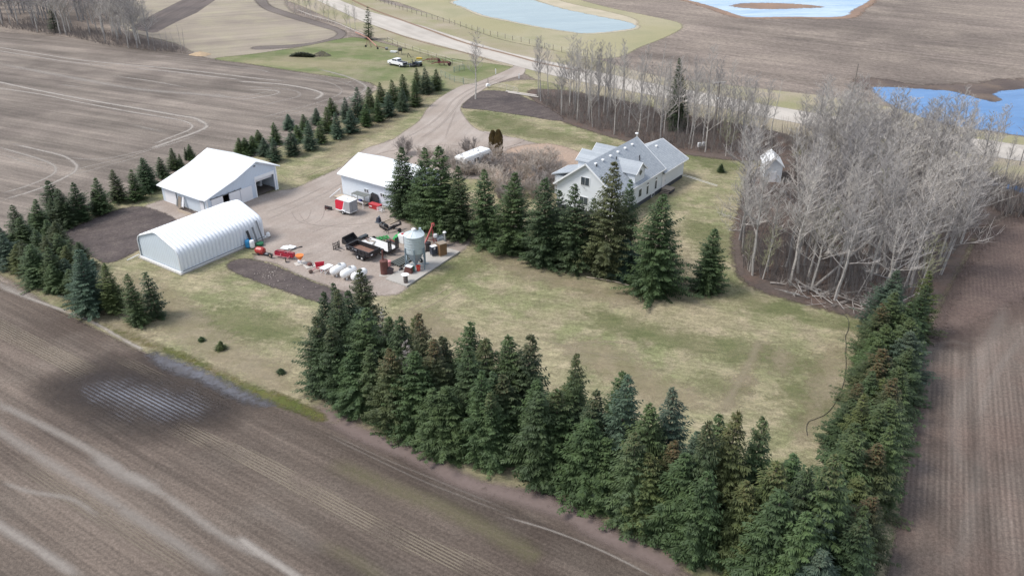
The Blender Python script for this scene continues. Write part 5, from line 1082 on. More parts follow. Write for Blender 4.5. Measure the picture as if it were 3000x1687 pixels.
mb = MB(); mb.tube((-1.5,-.6,.45),(-2.6,0,.42),.05,n=6); mb.tube((-1.5,.6,.45),(-2.6,0,.42),.05,n=6); mb.tube((-2.45,0,.0),(-2.45,0,.7),.04,n=6); obj('tongue', mb, M_BLACK, ct)
# small dark blade left of it
bl_ = thing('grader_blade', 'small dark rusty grader blade on the gravel left of the cargo trailer', 'blade', at(cE(205,1190)), 62)
mb = MB(); mb.prism([(-.02,0),(.14,.05),(.1,.3),(.16,.55),(.1,.55),(.02,.3)], -.75, .75, 'xz'); obj('blade', mb, M_BLACK, bl_); mb = MB(); mb.box((-.3,0,.35),(.7,.1,.1)); mb.tube((-.6,0,.1),(-.6,0,.75),.05,n=6); mb.tube((0,-.4,.4),(-.6,0,.7),.03,n=5); mb.tube((0,.4,.4),(-.6,0,.7),.03,n=5); obj('mount', mb, M_RUST, bl_)
# dark blue spreader hopper, pallet frame, grapple, splitter
sp_ = thing('salt_hopper', 'dark slate hopper tapering upward on a square base near the spruces', 'hopper', at(cB(1285,110)), -35)
mb = MB(); mb.box((0,0,.1),(1.5,1.2,.14)); obj('base', mb, M_GREYM, sp_); mb = MB(); mb.prism([(-.55,.18),(.55,.18),(.3,1.25),(-.3,1.25)], -.4, .4, 'xz'); obj('body', mb, mat('slate_blue', (.04,.05,.075), .5), sp_, bevel=.04); mb = MB(); mb.box((-.1,.3,1.3),(.12,.5,.5)); obj('back_plate', mb, mat('light_grey_plate', (.4,.42,.44), .5), sp_)
pf = thing('timber_frame', 'open pale timber frame lying on the gravel under the spruces', 'timber', at(cB(1585,85)), 52)
mb = MB(); mb.box((0,-.75,.08),(1.9,.14,.14)); mb.box((.9,0,.08),(.14,1.36,.14)); mb.box((-.2,.7,.07),(1.5,.12,.12)); obj('beams', mb, M_LWOOD, pf); mb = MB(); mb.box((-.1,0,.03),(1.5,1.2,.05)); obj('sheet', mb, M_WOOD, pf)
gp_ = thing('root_grapple', 'black loader grapple with curved tines on the gravel', 'grapple', at(cB(1410,265)), 38)
for i in range(8):
    y = -.95+.27*i; mb = MB(); mb.path([(.45,y,.75),(-.05,y,.85),(-.35,y,.5),(-.25,y,.1),(.3,y,.04)], .06, 6); obj('tine', mb, M_BLACK, gp_)
mb = MB(); mb.tube((.4,-1.05,.72),(.4,1.05,.72),.09,n=8); mb.tube((-.3,-1.05,.4),(-.3,1.05,.4),.07,n=8); mb.box((.5,0,.5),(.1,1.5,.75)); obj('frame', mb, M_BLACK, gp_)
mb = MB(); mb.path([(.4,-.5,.8),(-.1,-.5,1.15),(-.45,-.5,.9)], .07, 6); mb.path([(.4,.5,.8),(-.1,.5,1.15),(-.45,.5,.9)], .07, 6); obj('clamp_arm', mb, M_GREYM, gp_)
ls_ = thing('log_splitter', 'black wheeled log splitter with a long tilted beam', 'log splitter', at(cB(1690,320)), 40)
mb = MB(); mb.box((0,0,.7),(2.3,.22,.24),0,-8); obj('beam', mb, M_BLACK, ls_); mb = MB(); mb.box((1.05,0,1.0),(.12,.4,.5)); mb.tube((-.9,0,.86),(.1,0,.92),.09,n=8); obj('ram', mb, M_BLACK, ls_)
mb = MB(); mb.box((.2,-.05,.95),(.5,.3,.2)); obj('engine', mb, mat('splitter_engine', (.1,.085,.08), .6), ls_)
mb = MB(); mb.tube((.3,-.75,.33),(.3,.75,.33),.05,n=6); obj('axle', mb, M_GREYM, ls_)
for y in (-.8, .8): wheel(ls_, (.3, y, .33), .33, .16, 'y', M_BLACK)
mb = MB(); mb.tube((-1.1,0,.55),(-1.4,-.3,0),.04,n=5); mb.tube((-1.1,0,.55),(-1.4,.3,0),.04,n=5); mb.tube((-1.0,0,.55),(-2.0,0,.4),.04,n=5); obj('stand', mb, M_BLACK, ls_)
# loader bucket
lb = thing('loader_bucket', 'large empty black loader bucket lying beside the dump trailer', 'bucket', at(cB(575,590)), -33)
mb = MB(); P_ = [(-.0,0),(.95,.0),(1.0,.04),(.25,.1),(.06,.3),(.02,.9),(-.08,.95),(-.05,.3)]
mb.prism([(-.55,.03),(.6,.0),(.6,.05),(-.35,.1),(-.5,.35),(-.42,.95),(-.5,1.0),(-.62,.4)], -1.15, 1.15, 'xz'); obj('shell', mb, M_BLACK, lb)
for y in (-1.17, 1.17): mb = MB(); mb.prism([(-.55,.03),(.6,.0),(.45,.3),(-.42,1.0),(-.6,.4)], y-.025, y+.025, 'xz'); obj('side_plate', mb, M_BLACK, lb)
mb = MB(); mb.box((.55,0,.03),(.12,2.4,.05)); obj('cutting_edge', mb, M_GREYM, lb)
# pallet forks
fk = thing('pallet_forks', 'black pallet fork frame standing upright left of the dump trailer', 'forks', at(cB(225,760)), -35)
mb = MB()
for y in (-.6, .6): mb.box((0,y,.55),(.08,.08,1.1))
for z in (.12, .5, .92): mb.box((0,0,z),(.07,1.3,.07))
for y in (-.25, 0, .25): mb.box((.02,y,.5),(.05,.06,.8))
obj('carriage', mb, M_BLACK, fk)
for y in (-.32, .3): mb = MB(); mb.box((.68,y,.04),(1.2,.1,.05)); mb.box((.09,y,.45),(.06,.1,.85)); obj('tine', mb, M_BLACK, fk)
# dump trailer
A_ = cB(770,1110); D_ = cB(1060,1130)
dt = thing('dump_trailer', 'black tandem-axle dump trailer with an empty rust-floored bed', 'trailer', at(cB(905,945)), -36)
DLn, DWd = 4.4, 2.15
mb = MB(); mb.box((0,0,.8),(DLn,DWd,.1)); obj('bed_floor', mb, mat('rust_bed', (.21,.115,.085), .8, var=.25, dirt=(.3,.2,.16), dirt_amt=.6), dt)
mb = MB()
for y in (-DWd/2, DWd/2):
    mb.box((0,y,1.12),(DLn+.1,.06,.62)); mb.box((0,y,1.46),(DLn+.14,.14,.1))
    for i in range(7): mb.box((-DLn/2+.2+i*(DLn-.4)/6, y*1.045, 1.1),(.09,.09,.6))
mb.box((-DLn/2,0,1.12),(.07,DWd-.07,.62)); mb.box((-DLn/2,0,1.46),(.14,DWd-.15,.1)); obj('bed_wall', mb, M_BLACK, dt)
mb = MB(); mb.box((DLn/2,0,1.1),(.07,DWd-.07,.58)); mb.box((DLn/2+.02,0,1.44),(.12,DWd-.15,.1)); tg = obj('tailgate', mb, M_BLACK, dt); mb = MB(); mb.box((DLn/2+.05,-.55,1.0),(.02,.34,.2)); obj('licence_plate', mb, M_TRIM, tg)
mb = MB(); mb.box((0,-.5,.62),(DLn,.12,.2)); mb.box((0,.5,.62),(DLn,.12,.2)); mb.tube((-DLn/2,-.5,.6),(-DLn/2-1.4,0,.55),.07,n=6); mb.tube((-DLn/2,.5,.6),(-DLn/2-1.4,0,.55),.07,n=6); mb.tube((-DLn/2-1.2,0,0),(-DLn/2-1.2,0,.95),.06,n=8); obj('chassis', mb, M_BLACK, dt)
for y in (-1.22, 1.22):
    for x in (.15, 1.0): wheel(dt, (x, y, .37), .37, .22, 'y', mat('grey_wheel_rim', (.5,.5,.5), .4, .2) if False else M_RIM)
    mb = MB(); mb.prism([(-.5,.62),(-.3,.86),(1.45,.86),(1.65,.62),(1.58,.62),(1.42,.8),(-.27,.8),(-.43,.62)], y-.15, y+.15, 'xz'); obj('fender', mb, M_BLACK, dt)
mb = MB()
for x in (-1.9,-.75,-.3): mb.box((x,-DWd/2-.045,1.25),(.45,.02,.08))
mb.box((-1.3,-DWd/2-.05,.98),(.18,.02,.12)); obj('reflector', mb, mat('grey_decal', (.4,.42,.46), .5), dt)
# flat deck trailer with ramps
ft = thing('flatbed_trailer', 'white decked flatbed trailer with two black upright ramps', 'trailer', at(cB(1290,760)), -36)
FL, FW = 5.6, 2.2
mb = MB()
for i in range(11): mb.box((0,-FW/2+.1+.2*i,.66),(FL,.19,.06))
obj('deck', mb, mat('pale_deck', (.66,.65,.64), .7, var=.12, scale=2, dirt=(.4,.37,.34), dirt_amt=.4), ft)
mb = MB(); mb.box((0,-FW/2-.03,.6),(FL+.1,.08,.2)); mb.box((0,FW/2+.03,.6),(FL+.1,.08,.2)); mb.box((-FL/2-.03,0,.6),(.08,FW,.2)); mb.box((FL/2+.03,0,.6),(.08,FW,.2))
mb.tube((-FL/2,-.6,.55),(-FL/2-1.5,0,.5),.07,n=6); mb.tube((-FL/2,.6,.55),(-FL/2-1.5,0,.5),.07,n=6); obj('frame', mb, M_BLACK, ft)
for y in (-.72, .72):
    mb = MB(); 
    for s_ in (-.26, .26): mb.box((FL/2+.12,y+s_,1.4),(.12,.13,1.7))
    for i in range(7): mb.box((FL/2+.12,y,.65+.25*i),(.1,.4,.11))
    mb.box((FL/2+.12,y,1.4),(.08,.1,1.6)); obj('ramp', mb, M_BLACK, ft)
mb = MB(); mb.box((-FL/2-.45,.2,.9),(.6,1.5,.42)); obj('toolbox', mb, mat('dark_toolbox', (.035,.04,.045), .4), ft, bevel=.03)
for y in (-1.28, 1.28):
    mb = MB(); mb.prism([(.3,.62),(.42,.95),(2.1,.95),(2.25,.62),(2.15,.62),(2.03,.88),(.5,.88),(.4,.62)], y-.16, y+.16, 'xz'); obj('fender', mb, M_BLACK, ft)
    for x in (.85, 1.7): wheel(ft, (x, y, .36), .36, .22, 'y', M_RIM)
mb = MB(); mb.tube((FL/2+.0,-.4,.15),(FL/2+.7,-.2,.0),.05,n=5); mb.box((FL/2+.3,.9,.3),(.5,.08,.08)); obj('stand', mb, M_BLACK, ft)
for i, (x, y, lx, ly, m_, lab) in enumerate(((-1.9,-.1,.5,.35,M_WOOD,'small grey scrap lying on the flatbed deck, nearest the toolbox'), (-1.3,.2,.7,.3,M_WOOD,'flat grey board lying on the flatbed deck, second from the toolbox'), (-.7,-.3,.15,1.2,M_GREYM,'long dark bar lying across the flatbed deck'), (-.4,-.6,.1,1.0,M_WOOD,'thin stick lying across the flatbed deck beside the bar'))):
    mb = MB(); mb.box((0,0,.03),(lx,ly,.05)); o = obj('scrap_board', mb, m_); v = Vector((x,y,0)); v.rotate(Matrix.Rotation(R(-36),3,'Z')); q = cB(1290,760); o.location = (q[0]+v.x, q[1]+v.y, GZ+.70); o.rotation_euler[2] = R(-36+10*i); tag(o, lab, 'scrap')
# rope / chain loop on the deck front
v = Vector((-2.4,.3,0)); v.rotate(Matrix.Rotation(R(-36),3,'Z')); q = cB(1290,760)
mb = MB(); mb.path([(.45*math.cos(a*.5)*(1-.02*a), .3*math.sin(a*.5), .02+.004*a) for a in range(24)], .035, 5); o = obj('chain', mb, M_RUST); o.location = (q[0]+v.x, q[1]+v.y, GZ+.71); tag(o, 'rusty coiled chain on the front of the white flatbed deck', 'chain')
# green implements and hoses beyond the flatbed
ti = thing('tiller_wheels', 'small black wheeled dolly beyond the front of the flatbed trailer', 'dolly', at(cB(1175,565)), 20)
for y in (-.35, .35): wheel(ti, (0,y,.3), .3, .2, 'y', M_BLACK)
mb = MB(); mb.tube((0,-.35,.3),(0,.35,.3),.05,n=6); mb.tube((0,0,.3),(.6,0,.45),.05,n=6); obj('axle', mb, M_GREYM, ti)
gt = thing('green_tiller', 'flat green tined cultivator lying beyond the flatbed trailer', 'cultivator', at(cB(1390,560)), 25)
mb = MB()
for y in (-.45, 0, .45): mb.box((0,y,.42),(1.7,.12,.12))
for x in (-.8,-.3,.3,.8): mb.box((x,0,.5),(.1,1.1,.1))
obj('frame', mb, M_GREEN, gt)
for x in (-.8,-.4,0,.4,.8):
    for y in (-.45, .45): mb = MB(); mb.path([(x,y,.4),(x+.15,y,.2),(x,y,.0)], .035, 5); obj('tine', mb, M_GREEN, gt)
gm = thing('green_mower', 'bright green mower unit standing upright beside the flatbed ramps', 'mower', at(cB(1790,580)), 30)
mb = MB(); mb.prism([(-.7,.1),(.7,.1),(.8,.6),(.3,1.0),(-.4,.95),(-.8,.5)], -.45, .45, 'xz'); obj('deck', mb, M_GREEN, gm, bevel=.05)
mb = MB(); mb.tube((-.1,-.1,.9),(.05,.0,1.45),.07,n=6); mb.tube((.3,.2,.9),(.05,.0,1.45),.05,n=6); mb.box((0,0,1.02),(.5,.4,.2)); obj('hitch', mb, mat('bright_green', (.04,.42,.1), .4), gm)
for x in (-.6,.6): wheel(gm, (x,-.55,.2), .2, .12, 'y', M_YEL)
hs = MB(); rr_ = random.Random(4); hs.path([(.6*math.cos(a*.6)+rr_.uniform(-.12,.12), .35*math.sin(a*.6)+rr_.uniform(-.1,.1), .06+.018*a) for a in range(22)], .05, 6); o = obj('red_hose', hs, mat('dull_red_hose', (.3,.07,.05), .5), None, True); o.location = at(cB(1610,610)); tag(o, 'tangle of dull red hose beyond the flatbed fender', 'hose')
wtk = thing('white_tote', 'white plastic tote with a red lid behind the hopper bin', 'tote', at(cB(1900,600)), 55); mb = MB(); mb.box((0,0,.65),(1.1,1.1,1.3)); obj('body', mb, M_TANK, wtk, bevel=.06); mb = MB(); mb.lathe([(.25,0),(.25,.1),(.1,.12)], (0,0,1.3), 12); obj('lid', mb, M_RED, wtk)
# hopper bin
legs = [cC(618,950), cC(818,1100), cC(1027,1055), cC(1052,950)]
cx = -13.15; cy = 100.5; BR = 1.36; PADZ = .23
hb = thing('hopper_bin', 'galvanised hopper-bottom feed bin on steel legs on the concrete pad', 'silo', (cx, cy, PADZ), 0)
mb = MB(); pr_ = [(BR-.03, 2.45)]
for i in range(3):
    z = 2.48+i*.8; pr_ += [(BR, z), (BR, z+.36), (BR+.012, z+.37), (BR+.012, z+.4), (BR, z+.41), (BR, z+.74), (BR+.025, z+.755), (BR+.025, z+.79)]
pr_ += [(BR, 4.9)]
mb.lathe(pr_, (0,0,0), 40); obj('barrel', mb, M_GALV, hb, True)
mb = MB(); mb.lathe([(BR+.06, 4.84),(BR+.06, 4.9),(.28, 5.44),(.28,5.48)], (0,0,0), 40); rf_ = obj('cone_roof', mb, mat('roof_galvanised', (.6,.66,.68), .4, .2, var=.1, scale=1), hb, True)
mb = MB(); mb.lathe([(.28,5.46),(.3,5.66),(.26,5.74),(.1,5.79)], (0,0,0), 20); obj('lid', mb, M_TRIM, rf_, True)
mb = MB()
for i in range(10): a = i*math.pi/5+.1; mb.tube((math.cos(a)*(BR+.05), math.sin(a)*(BR+.05), 4.92), (math.cos(a)*.3, math.sin(a)*.3, 5.46), .02, n=4)
mb.box((.75,.8,5.3),(.3,.4,.35)); mb.tube((.9,.7,5.3),(1.35,.4,4.85),.07,n=6); obj('roof_seam', mb, M_GALV, rf_)
mb = MB(); mb.lathe([(BR-.01, 2.5),(.2, .5),(.2,.4)], (0,0,0), 36); obj('hopper_cone', mb, mat('hopper_grey', (.3,.36,.4), .45, .25, var=.12), hb, True)
mb = MB(); mb.lathe([(.25,.25),(.25,.42)], (0,0,0), 16); obj('outlet', mb, M_GALV, hb)
for i in range(6):
    a = R(-88+60*i); mb = MB(); mb.box((math.cos(a)*(BR+.09), math.sin(a)*(BR+.09), 1.6), (.13,.13,3.2), math.degrees(a)); obj('leg', mb, mat('leg_blue_grey', (.24,.31,.36), .5, .3) if i == 0 else bpy.data.materials['leg_blue_grey'], hb)
mb = MB()
for i in range(6):
    a, b_ = R(-88+60*i), R(-28+60*i); r_ = BR+.08
    if i in (0, 1): continue
    mb.tube((math.cos(a)*r_, math.sin(a)*r_, .3), (math.cos(b_)*r_, math.sin(b_)*r_, 1.5), .035, n=5); mb.tube((math.cos(b_)*r_, math.sin(b_)*r_, .3), (math.cos(a)*r_, math.sin(a)*r_, 1.5), .035, n=5)
obj('cross_brace', mb, bpy.data.materials['leg_blue_grey'], hb)
mb = MB(); mb.box((1.08,.95,3.0),(.05,.36,4.0),40); 
for i in range(12): mb.box((1.12,.98,1.3+.31*i),(.08,.34,.04),40)
obj('ladder', mb, M_GALV, hb)
# under and round the bin
bx = thing('rusty_box', 'rusted steel sheet box standing under the front of the hopper bin', 'box', at(cC(665,1090), PADZ), -20)
mb = MB(); mb.prism([(-.75,0),(.7,0),(.6,1.0),(-.35,1.15)], -.35, .35, 'xz'); obj('shell', mb, M_RUST, bx)
mb = MB(); mb.box((.1,.1,1.12),(1.1,.8,.05),0,4); obj('lid', mb, M_WHITE, bx)
for p_, r, h, m_, lab, nm in ((cC(772,1060), .24, .65, mat('dark_green_pail', (.015,.16,.09), .5), 'dark green pail under the hopper bin, left of the red one', 'pail'), (cC(888,1045), .29, .7, mat('red_pail', (.6,.07,.05), .45), 'open red tub under the hopper bin beside a leg', 'pail')):
    mb = MB(); n_ = 20; mb.lathe([(r*.85,0),(r,h),(r*1.06,h),(r*1.06,h+.04),(r*.92,h+.04),(r*.78,.06)], (0,0,0), n_); o = obj('plastic_pail', mb, m_, None, True); o.location = at(p_, PADZ); tag(o, lab, nm)
jk = thing('jack_stand', 'dark bent steel plow share on the left edge of the pad', 'plow', at(cC(535,1010), PADZ), 35); mb = MB(); mb.box((.3,0,.35),(1.3,.09,.09),0,-25); obj('beam', mb, M_BLACK, jk); mb = MB(); mb.prism([(-.6,0),(.0,0),(-.1,.3),(-.3,.35)], -.2, .1, 'xz'); obj('share', mb, M_BLACK, jk)
bb = thing('burn_drum', 'grey rusty drum with a white lid askew at the near corner of the pad', 'drum', at(cC(605,1310), PADZ), 0)
mb = MB(); mb.lathe([(.28,0),(.29,.04),(.29,.32),(.31,.35),(.29,.38),(.29,.68),(.31,.71),(.29,.74),(.29,1.0),(.24,1.02)], (0,0,0), 22); obj('drum', mb, mat('dark_drum', (.12,.105,.1), .6, var=.25, dirt=(.2,.1,.06), dirt_amt=.7), bb, True)
mb = MB(); mb.lathe([(.52,0),(.54,.03),(.1,.06)], (-.08,.25,1.03), 22); obj('lid', mb, M_TANK, bb)
pipes = thing('pipe_stack', 'stack of long dark metal troughs lying left of the hopper bin', 'pipes', at(cC(560,810)), 52)
for i in range(5): mb = MB(); mb.box((0,-.75+.38*i,.22),(3.6,.24,.2)); obj('trough', mb, mat('trough_grey', (.13,.14,.13), .5, .2) if i == 0 else bpy.data.materials['trough_grey'], pipes)
mb = MB(); mb.box((-1.2,0,.07),(.15,2.0,.13)); mb.box((1.2,0,.07),(.15,2.0,.13)); obj('sleeper', mb, M_WOOD, pipes)
sw_ = thing('spare_wheel', 'spare wheel with pale rim leaning behind the bin legs', 'wheel', at(cC(940,860), PADZ), -40); wh_ = wheel(sw_, (0,0,.38), .38, .22, 'y', M_RIM); wh_.rotation_euler[0] = R(14)
bp = thing('steel_beam', 'long grey channel lying across the pad under the hopper bin', 'beam', at(cC(850,915), PADZ), 12); mb = MB(); mb.box((0,0,.12),(3.4,.14,.05)); mb.box((0,.07,.07),(3.4,.03,.14)); mb.box((0,-.07,.07),(3.4,.03,.14)); obj('channel', mb, M_GALV, bp)
# incinerator
inc = thing('incinerator', 'dark rusty upright burner drum with a tall thin chimney', 'burner', at(cC(130,1080)), 0)
mb = MB(); mb.lathe([(.55,0),(.57,.06),(.54,.2),(.54,1.85),(.57,1.89),(.52,1.98),(.08,2.04)], (0,0,0), 28); obj('drum', mb, M_RUST, inc, True)
mb = MB(); mb.tube((-.1,.05,1.95),(-.1,.05,3.4),.115,n=12); obj('chimney', mb, M_RUST, inc, True)
mb = MB(); mb.prism([(.4,.1),(1.1,.0),(1.25,.6),(.65,.9),(.4,.8)], -.35, .35, 'xz'); obj('feed_door', mb, mat('door_rust', (.07,.05,.055), .7, dirt=(.15,.07,.05), dirt_amt=.5), inc)
mb = MB(); mb.box((.2,-.1,-.0),(1.7,1.6,.06)); obj('slab', mb, m_conc, inc)
pk = thing('pink_pail', 'faded pink pail set behind the rusty burner', 'pail', at(cC(225,905)), 0); mb = MB(); mb.lathe([(.28,0),(.33,.7),(.36,.72),(.3,.74)], (0,0,0), 16); obj('pail', mb, mat('faded_pink', (.62,.27,.27), .5), pk, True)
# furnace, cabinet, post with white cap, auger
fu = thing('outdoor_furnace', 'dark blue cabinet furnace with white sides on legs on the pad', 'furnace', at(cC(1230,700), PADZ), 35)
mb = MB(); mb.box((0,0,1.15),(1.25,1.0,1.6)); obj('body', mb, mat('navy_enamel', (.028,.038,.06), .4), fu, bevel=.04)
mb = MB(); mb.box((.66,0,1.15),(.06,1.04,1.62)); mb.box((.0,0,1.98),(1.2,.95,.06)); obj('side_panel', mb, M_DOORW, fu)
mb = MB(); mb.lathe([(.2,-.02),(.2,.02)], (-.05,-.52,1.62), 16, 'y'); obj('badge', mb, M_TRIM, fu)
for x in (-.5,.5):
    for y in (-.4,.4): mb = MB(); mb.box((x,y,.18),(.08,.08,.36)); obj('leg', mb, M_BLACK, fu)
cbn = thing('wooden_cabinet', 'brown wooden cabinet standing on the concrete pad right of the furnace', 'cabinet', at(cC(1410,690), PADZ), 35)
mb = MB(); mb.box((0,0,.95),(1.1,1.0,1.75)); obj('case', mb, mat('brown_wood', (.2,.115,.055), .7, var=.3, scale=5), cbn, bevel=.02); mb = MB(); mb.box((0,0,1.86),(1.2,1.1,.06)); obj('top', mb, M_WOOD, cbn); mb = MB(); mb.box((0,0,.04),(1.15,1.05,.08)); obj('skid', mb, M_LWOOD, cbn)
mb = MB(); mb.box((.56,-.25,.95),(.03,.46,1.6)); mb.box((.56,.25,.95),(.03,.46,1.6)); obj('door', mb, bpy.data.materials['brown_wood'], cbn)
vp = thing('vent_post', 'thin grey post with a round white cap behind the cabinet', 'post', at(cC(1480,480)), 0); mb = MB(); mb.tube((0,0,0),(0,0,2.2),.1,n=8); obj('post', mb, mat('post_grey', (.4,.4,.37), .7), vp); mb = MB(); mb.lathe([(.2,2.18),(.28,2.22),(.22,2.34),(.05,2.38)], (0,0,0), 14); obj('cap', mb, M_TRIM, vp)
gn = thing('generator', 'grey metal generator unit with pipes behind the furnace', 'generator', at(cC(1390,470), .2), 35); mb = MB(); mb.box((0,0,.8),(1.3,.8,1.1)); obj('body', mb, mat('unit_grey', (.33,.37,.4), .5, .2), gn, bevel=.04); mb = MB(); mb.tube((-.4,0,1.3),(-.4,0,1.85),.08,n=8); mb.tube((-.1,.1,1.45),(.7,.1,1.55),.07,n=8); mb.box((.45,0,1.42),(.4,.5,.2)); obj('pipes', mb, M_GREYM, gn)
mb = MB(); mb.lathe([(.3,0),(.34,.1),(.3,.5),(.1,.55)], (0,0,1.38), 12); o = obj('white_pot', mb, M_TANK, None, True); o.location = at(cC(1270,490), .2); tag(o, 'white rounded pot sitting behind the furnace top', 'pot')
for x, lab in ((cC(1110,600), 'dark barrel standing left of the furnace on the pad'),): mb = MB(); mb.lathe([(.38,0),(.4,.05),(.4,1.35),(.3,1.4)], (0,0,0), 18); o = obj('dark_barrel', mb, M_BLACK, None, True); o.location = at(x, .2); tag(o, lab, 'barrel')
au = thing('grain_auger', 'red grain auger on an A-frame behind the hopper bin', 'auger', at(cC(1120,520), .2), 25)
mb = MB(); mb.tube((-1.1,-.6,.3),(.9,.5,3.1),.14,n=10); obj('tube', mb, mat('auger_red', (.36,.06,.05), .5, dirt=(.5,.4,.36), dirt_amt=.4), au, True)
mb = MB(); mb.tube((.7,.4,2.8),(1.3,-.3,.0),.06,n=6); mb.tube((.7,.4,2.8),(1.2,1.1,.0),.06,n=6); mb.tube((-.3,-.2,1.4),(1.25,.4,.6),.05,n=6); obj('legs', mb, bpy.data.materials['auger_red'], au); mb = MB(); mb.box((.95,.55,3.15),(.4,.4,.4)); mb.box((-1.15,-.65,.3),(.6,.5,.5)); obj('hood', mb, bpy.data.materials['auger_red'], au)
# row along the garden bed
bal = thing('red_machine', 'round red hooded harrow machine with a black deck at the bed corner', 'machine', at(cA(230,560)), -20)
mb = MB(); mb.lathe([(.2,-1.05),(.5,-.95),(.72,-.6),(.75,.5),(.6,.85),(.2,.95)], (-.2,0,.75), 10, 'x'); obj('hood', mb, mat('worn_red', (.36,.03,.028), .4, dirt=(.5,.2,.12), dirt_amt=.4), bal)
mb = MB(); mb.box((-.9,-.75,.2),(1.5,.06,.12)); mb.box((1.5,-.1,.3),(1.6,.9,.12),0,6); mb.box((1.7,-.55,.5),(1.2,.05,.05)); obj('deck', mb, M_BLACK, bal); mb = MB(); mb.box((1.2,-.2,.42),(.5,.16,.05),25); obj('white_bar', mb, M_TRIM, bal)
for y in (-.6, .6): wheel(bal, (-.3,y,.25), .25, .15, 'y', M_BLACK)
sd3 = thing('seed_drill', 'long red box drill with yellow wheels and a black drawbar', 'seed drill', at(cA(825,650)), -20)
mb = MB()
mb.box((0,-.38,.75),(3.3,.04,.62)); mb.box((0,.38,.75),(3.3,.04,.62)); mb.box((-1.64,0,.75),(.04,.72,.62)); mb.box((1.64,0,.75),(.04,.72,.62)); mb.box((0,0,.42),(3.24,.7,.05)); obj('box', mb, mat('drill_red', (.38,.02,.045), .4, dirt=(.3,.1,.09), dirt_amt=.4), sd3)
mb = MB(); mb.tube((-1.7,-.6,.5),(1.2,-.6,.42),.05,n=6); mb.tube((-1.7,-.4,.85),(-1.7,-.75,.4),.05,n=6); mb.tube((-.4,-.42,.9),(-.4,-.75,.4),.06,n=6); mb.tube((1.2,-.4,.7),(1.0,-.9,.35),.06,n=6); mb.box((0,0,1.1),(3.3,.1,.06)); mb.box((.7,.1,1.09),(.08,.8,.06)); obj('bar', mb, mat('pale_pink_bar', (.5,.2,.22), .5), sd3)
mb = MB(); mb.tube((0,-.1,.9),(1.6,1.9,1.3),.08,n=6); mb.tube((-.6,.4,1.0),(1.3,1.6,1.25),.05,n=6); mb.box((1.7,2.0,1.3),(.6,.16,.16),50); obj('drawbar', mb, M_BLACK, sd3)
wheel(sd3, (-2.15,-.9,.45), .45, .14, 'x', mat('brown_rim', (.35,.25,.18), .6)).rotation_euler[2] = R(70); wheel(sd3, (.95,-1.3,.42), .42, .14, 'x', M_YEL).rotation_euler[2] = R(40)
sp2 = thing('fertiliser_spreader', 'orange cone spreader standing on a white board', 'spreader', at(cA(1205,790)), 0)
mb = MB(); mb.box((0,0,.04),(1.6,1.1,.06),35); obj('board', mb, mat('grey_board', (.5,.47,.43), .8), sp2); mb = MB(); mb.lathe([(.12,.55),(.5,1.05),(.56,1.25),(.58,1.27),(.5,1.26)], (0,0,0), 22); obj('hopper', mb, M_ORG, sp2, True); mb = MB(); mb.tube((0,0,.07),(0,0,.6),.12,n=8); mb.box((-.1,0,.3),(.5,.3,.3)); obj('stand', mb, M_TRIM, sp2)
bt = thing('board_with_engine', 'small dark engine part sitting on a pale square board', 'engine part', at(cA(1440,850)), 35)
mb = MB(); mb.box((0,0,.05),(1.5,1.4,.06)); obj('board', mb, bpy.data.materials['grey_board'], bt); mb = MB(); mb.lathe([(.2,.08),(.38,.2),(.3,.42),(.1,.5)], (0,0,0), 9); mb.tube((.2,0,.3),(.6,.2,.2),.05,n=5); mb.tube((-.2,.1,.3),(-.5,.3,.15),.05,n=5); mb.tube((0,-.2,.25),(.2,-.55,.12),.05,n=5); obj('engine', mb, M_RUST, bt)
rc = thing('red_tiller', 'small red garden tiller with a flared hood left of the white table', 'tiller', at(cA(1640,960)), 30)
mb = MB(); mb.prism([(-.2,.5),(.9,.55),(1.0,1.1),(-.3,1.25)], -.06, .06, 'xz'); mb.box((.3,-.3,.42),(1.0,.6,.08),0,0,-20); obj('hood', mb, mat('tiller_red', (.55,.02,.05), .4), rc); mb = MB(); mb.tube((0,0,.5),(-1.0,-.4,.3),.07,n=6); mb.tube((.4,-.4,.4),(.2,-.9,.1),.05,n=5); obj('handle', mb, mat('pink_bar', (.55,.25,.26), .5), rc); mb = MB(); mb.lathe([(.1,-.2),(.28,-.15),(.28,.15),(.1,.2)], (-1.1,-.4,.25), 10, 'y'); obj('tine_drum', mb, mat('muddy_tines', (.16,.11,.09), .9), rc)
wt_ = thing('white_table', 'white folding table beside the propane tanks', 'table', at(cA(1870,1010)), 57)
mb = MB(); mb.box((0,0,.98),(2.0,1.15,.06)); obj('tabletop', mb, M_TRIM, wt_, bevel=.02)
for x in (-.85,.85):
    for y in (-.45,.45): mb = MB(); mb.tube((x,y,0),(x*.95,y,.96),.045,n=6); obj('leg', mb, M_TRIM, wt_)
mb = MB(); mb.tube((-.85,-.45,.15),(.8,-.45,.9),.03,n=5); mb.tube((-.85,.45,.15),(.8,.45,.9),.03,n=5); obj('brace', mb, M_TRIM, wt_)
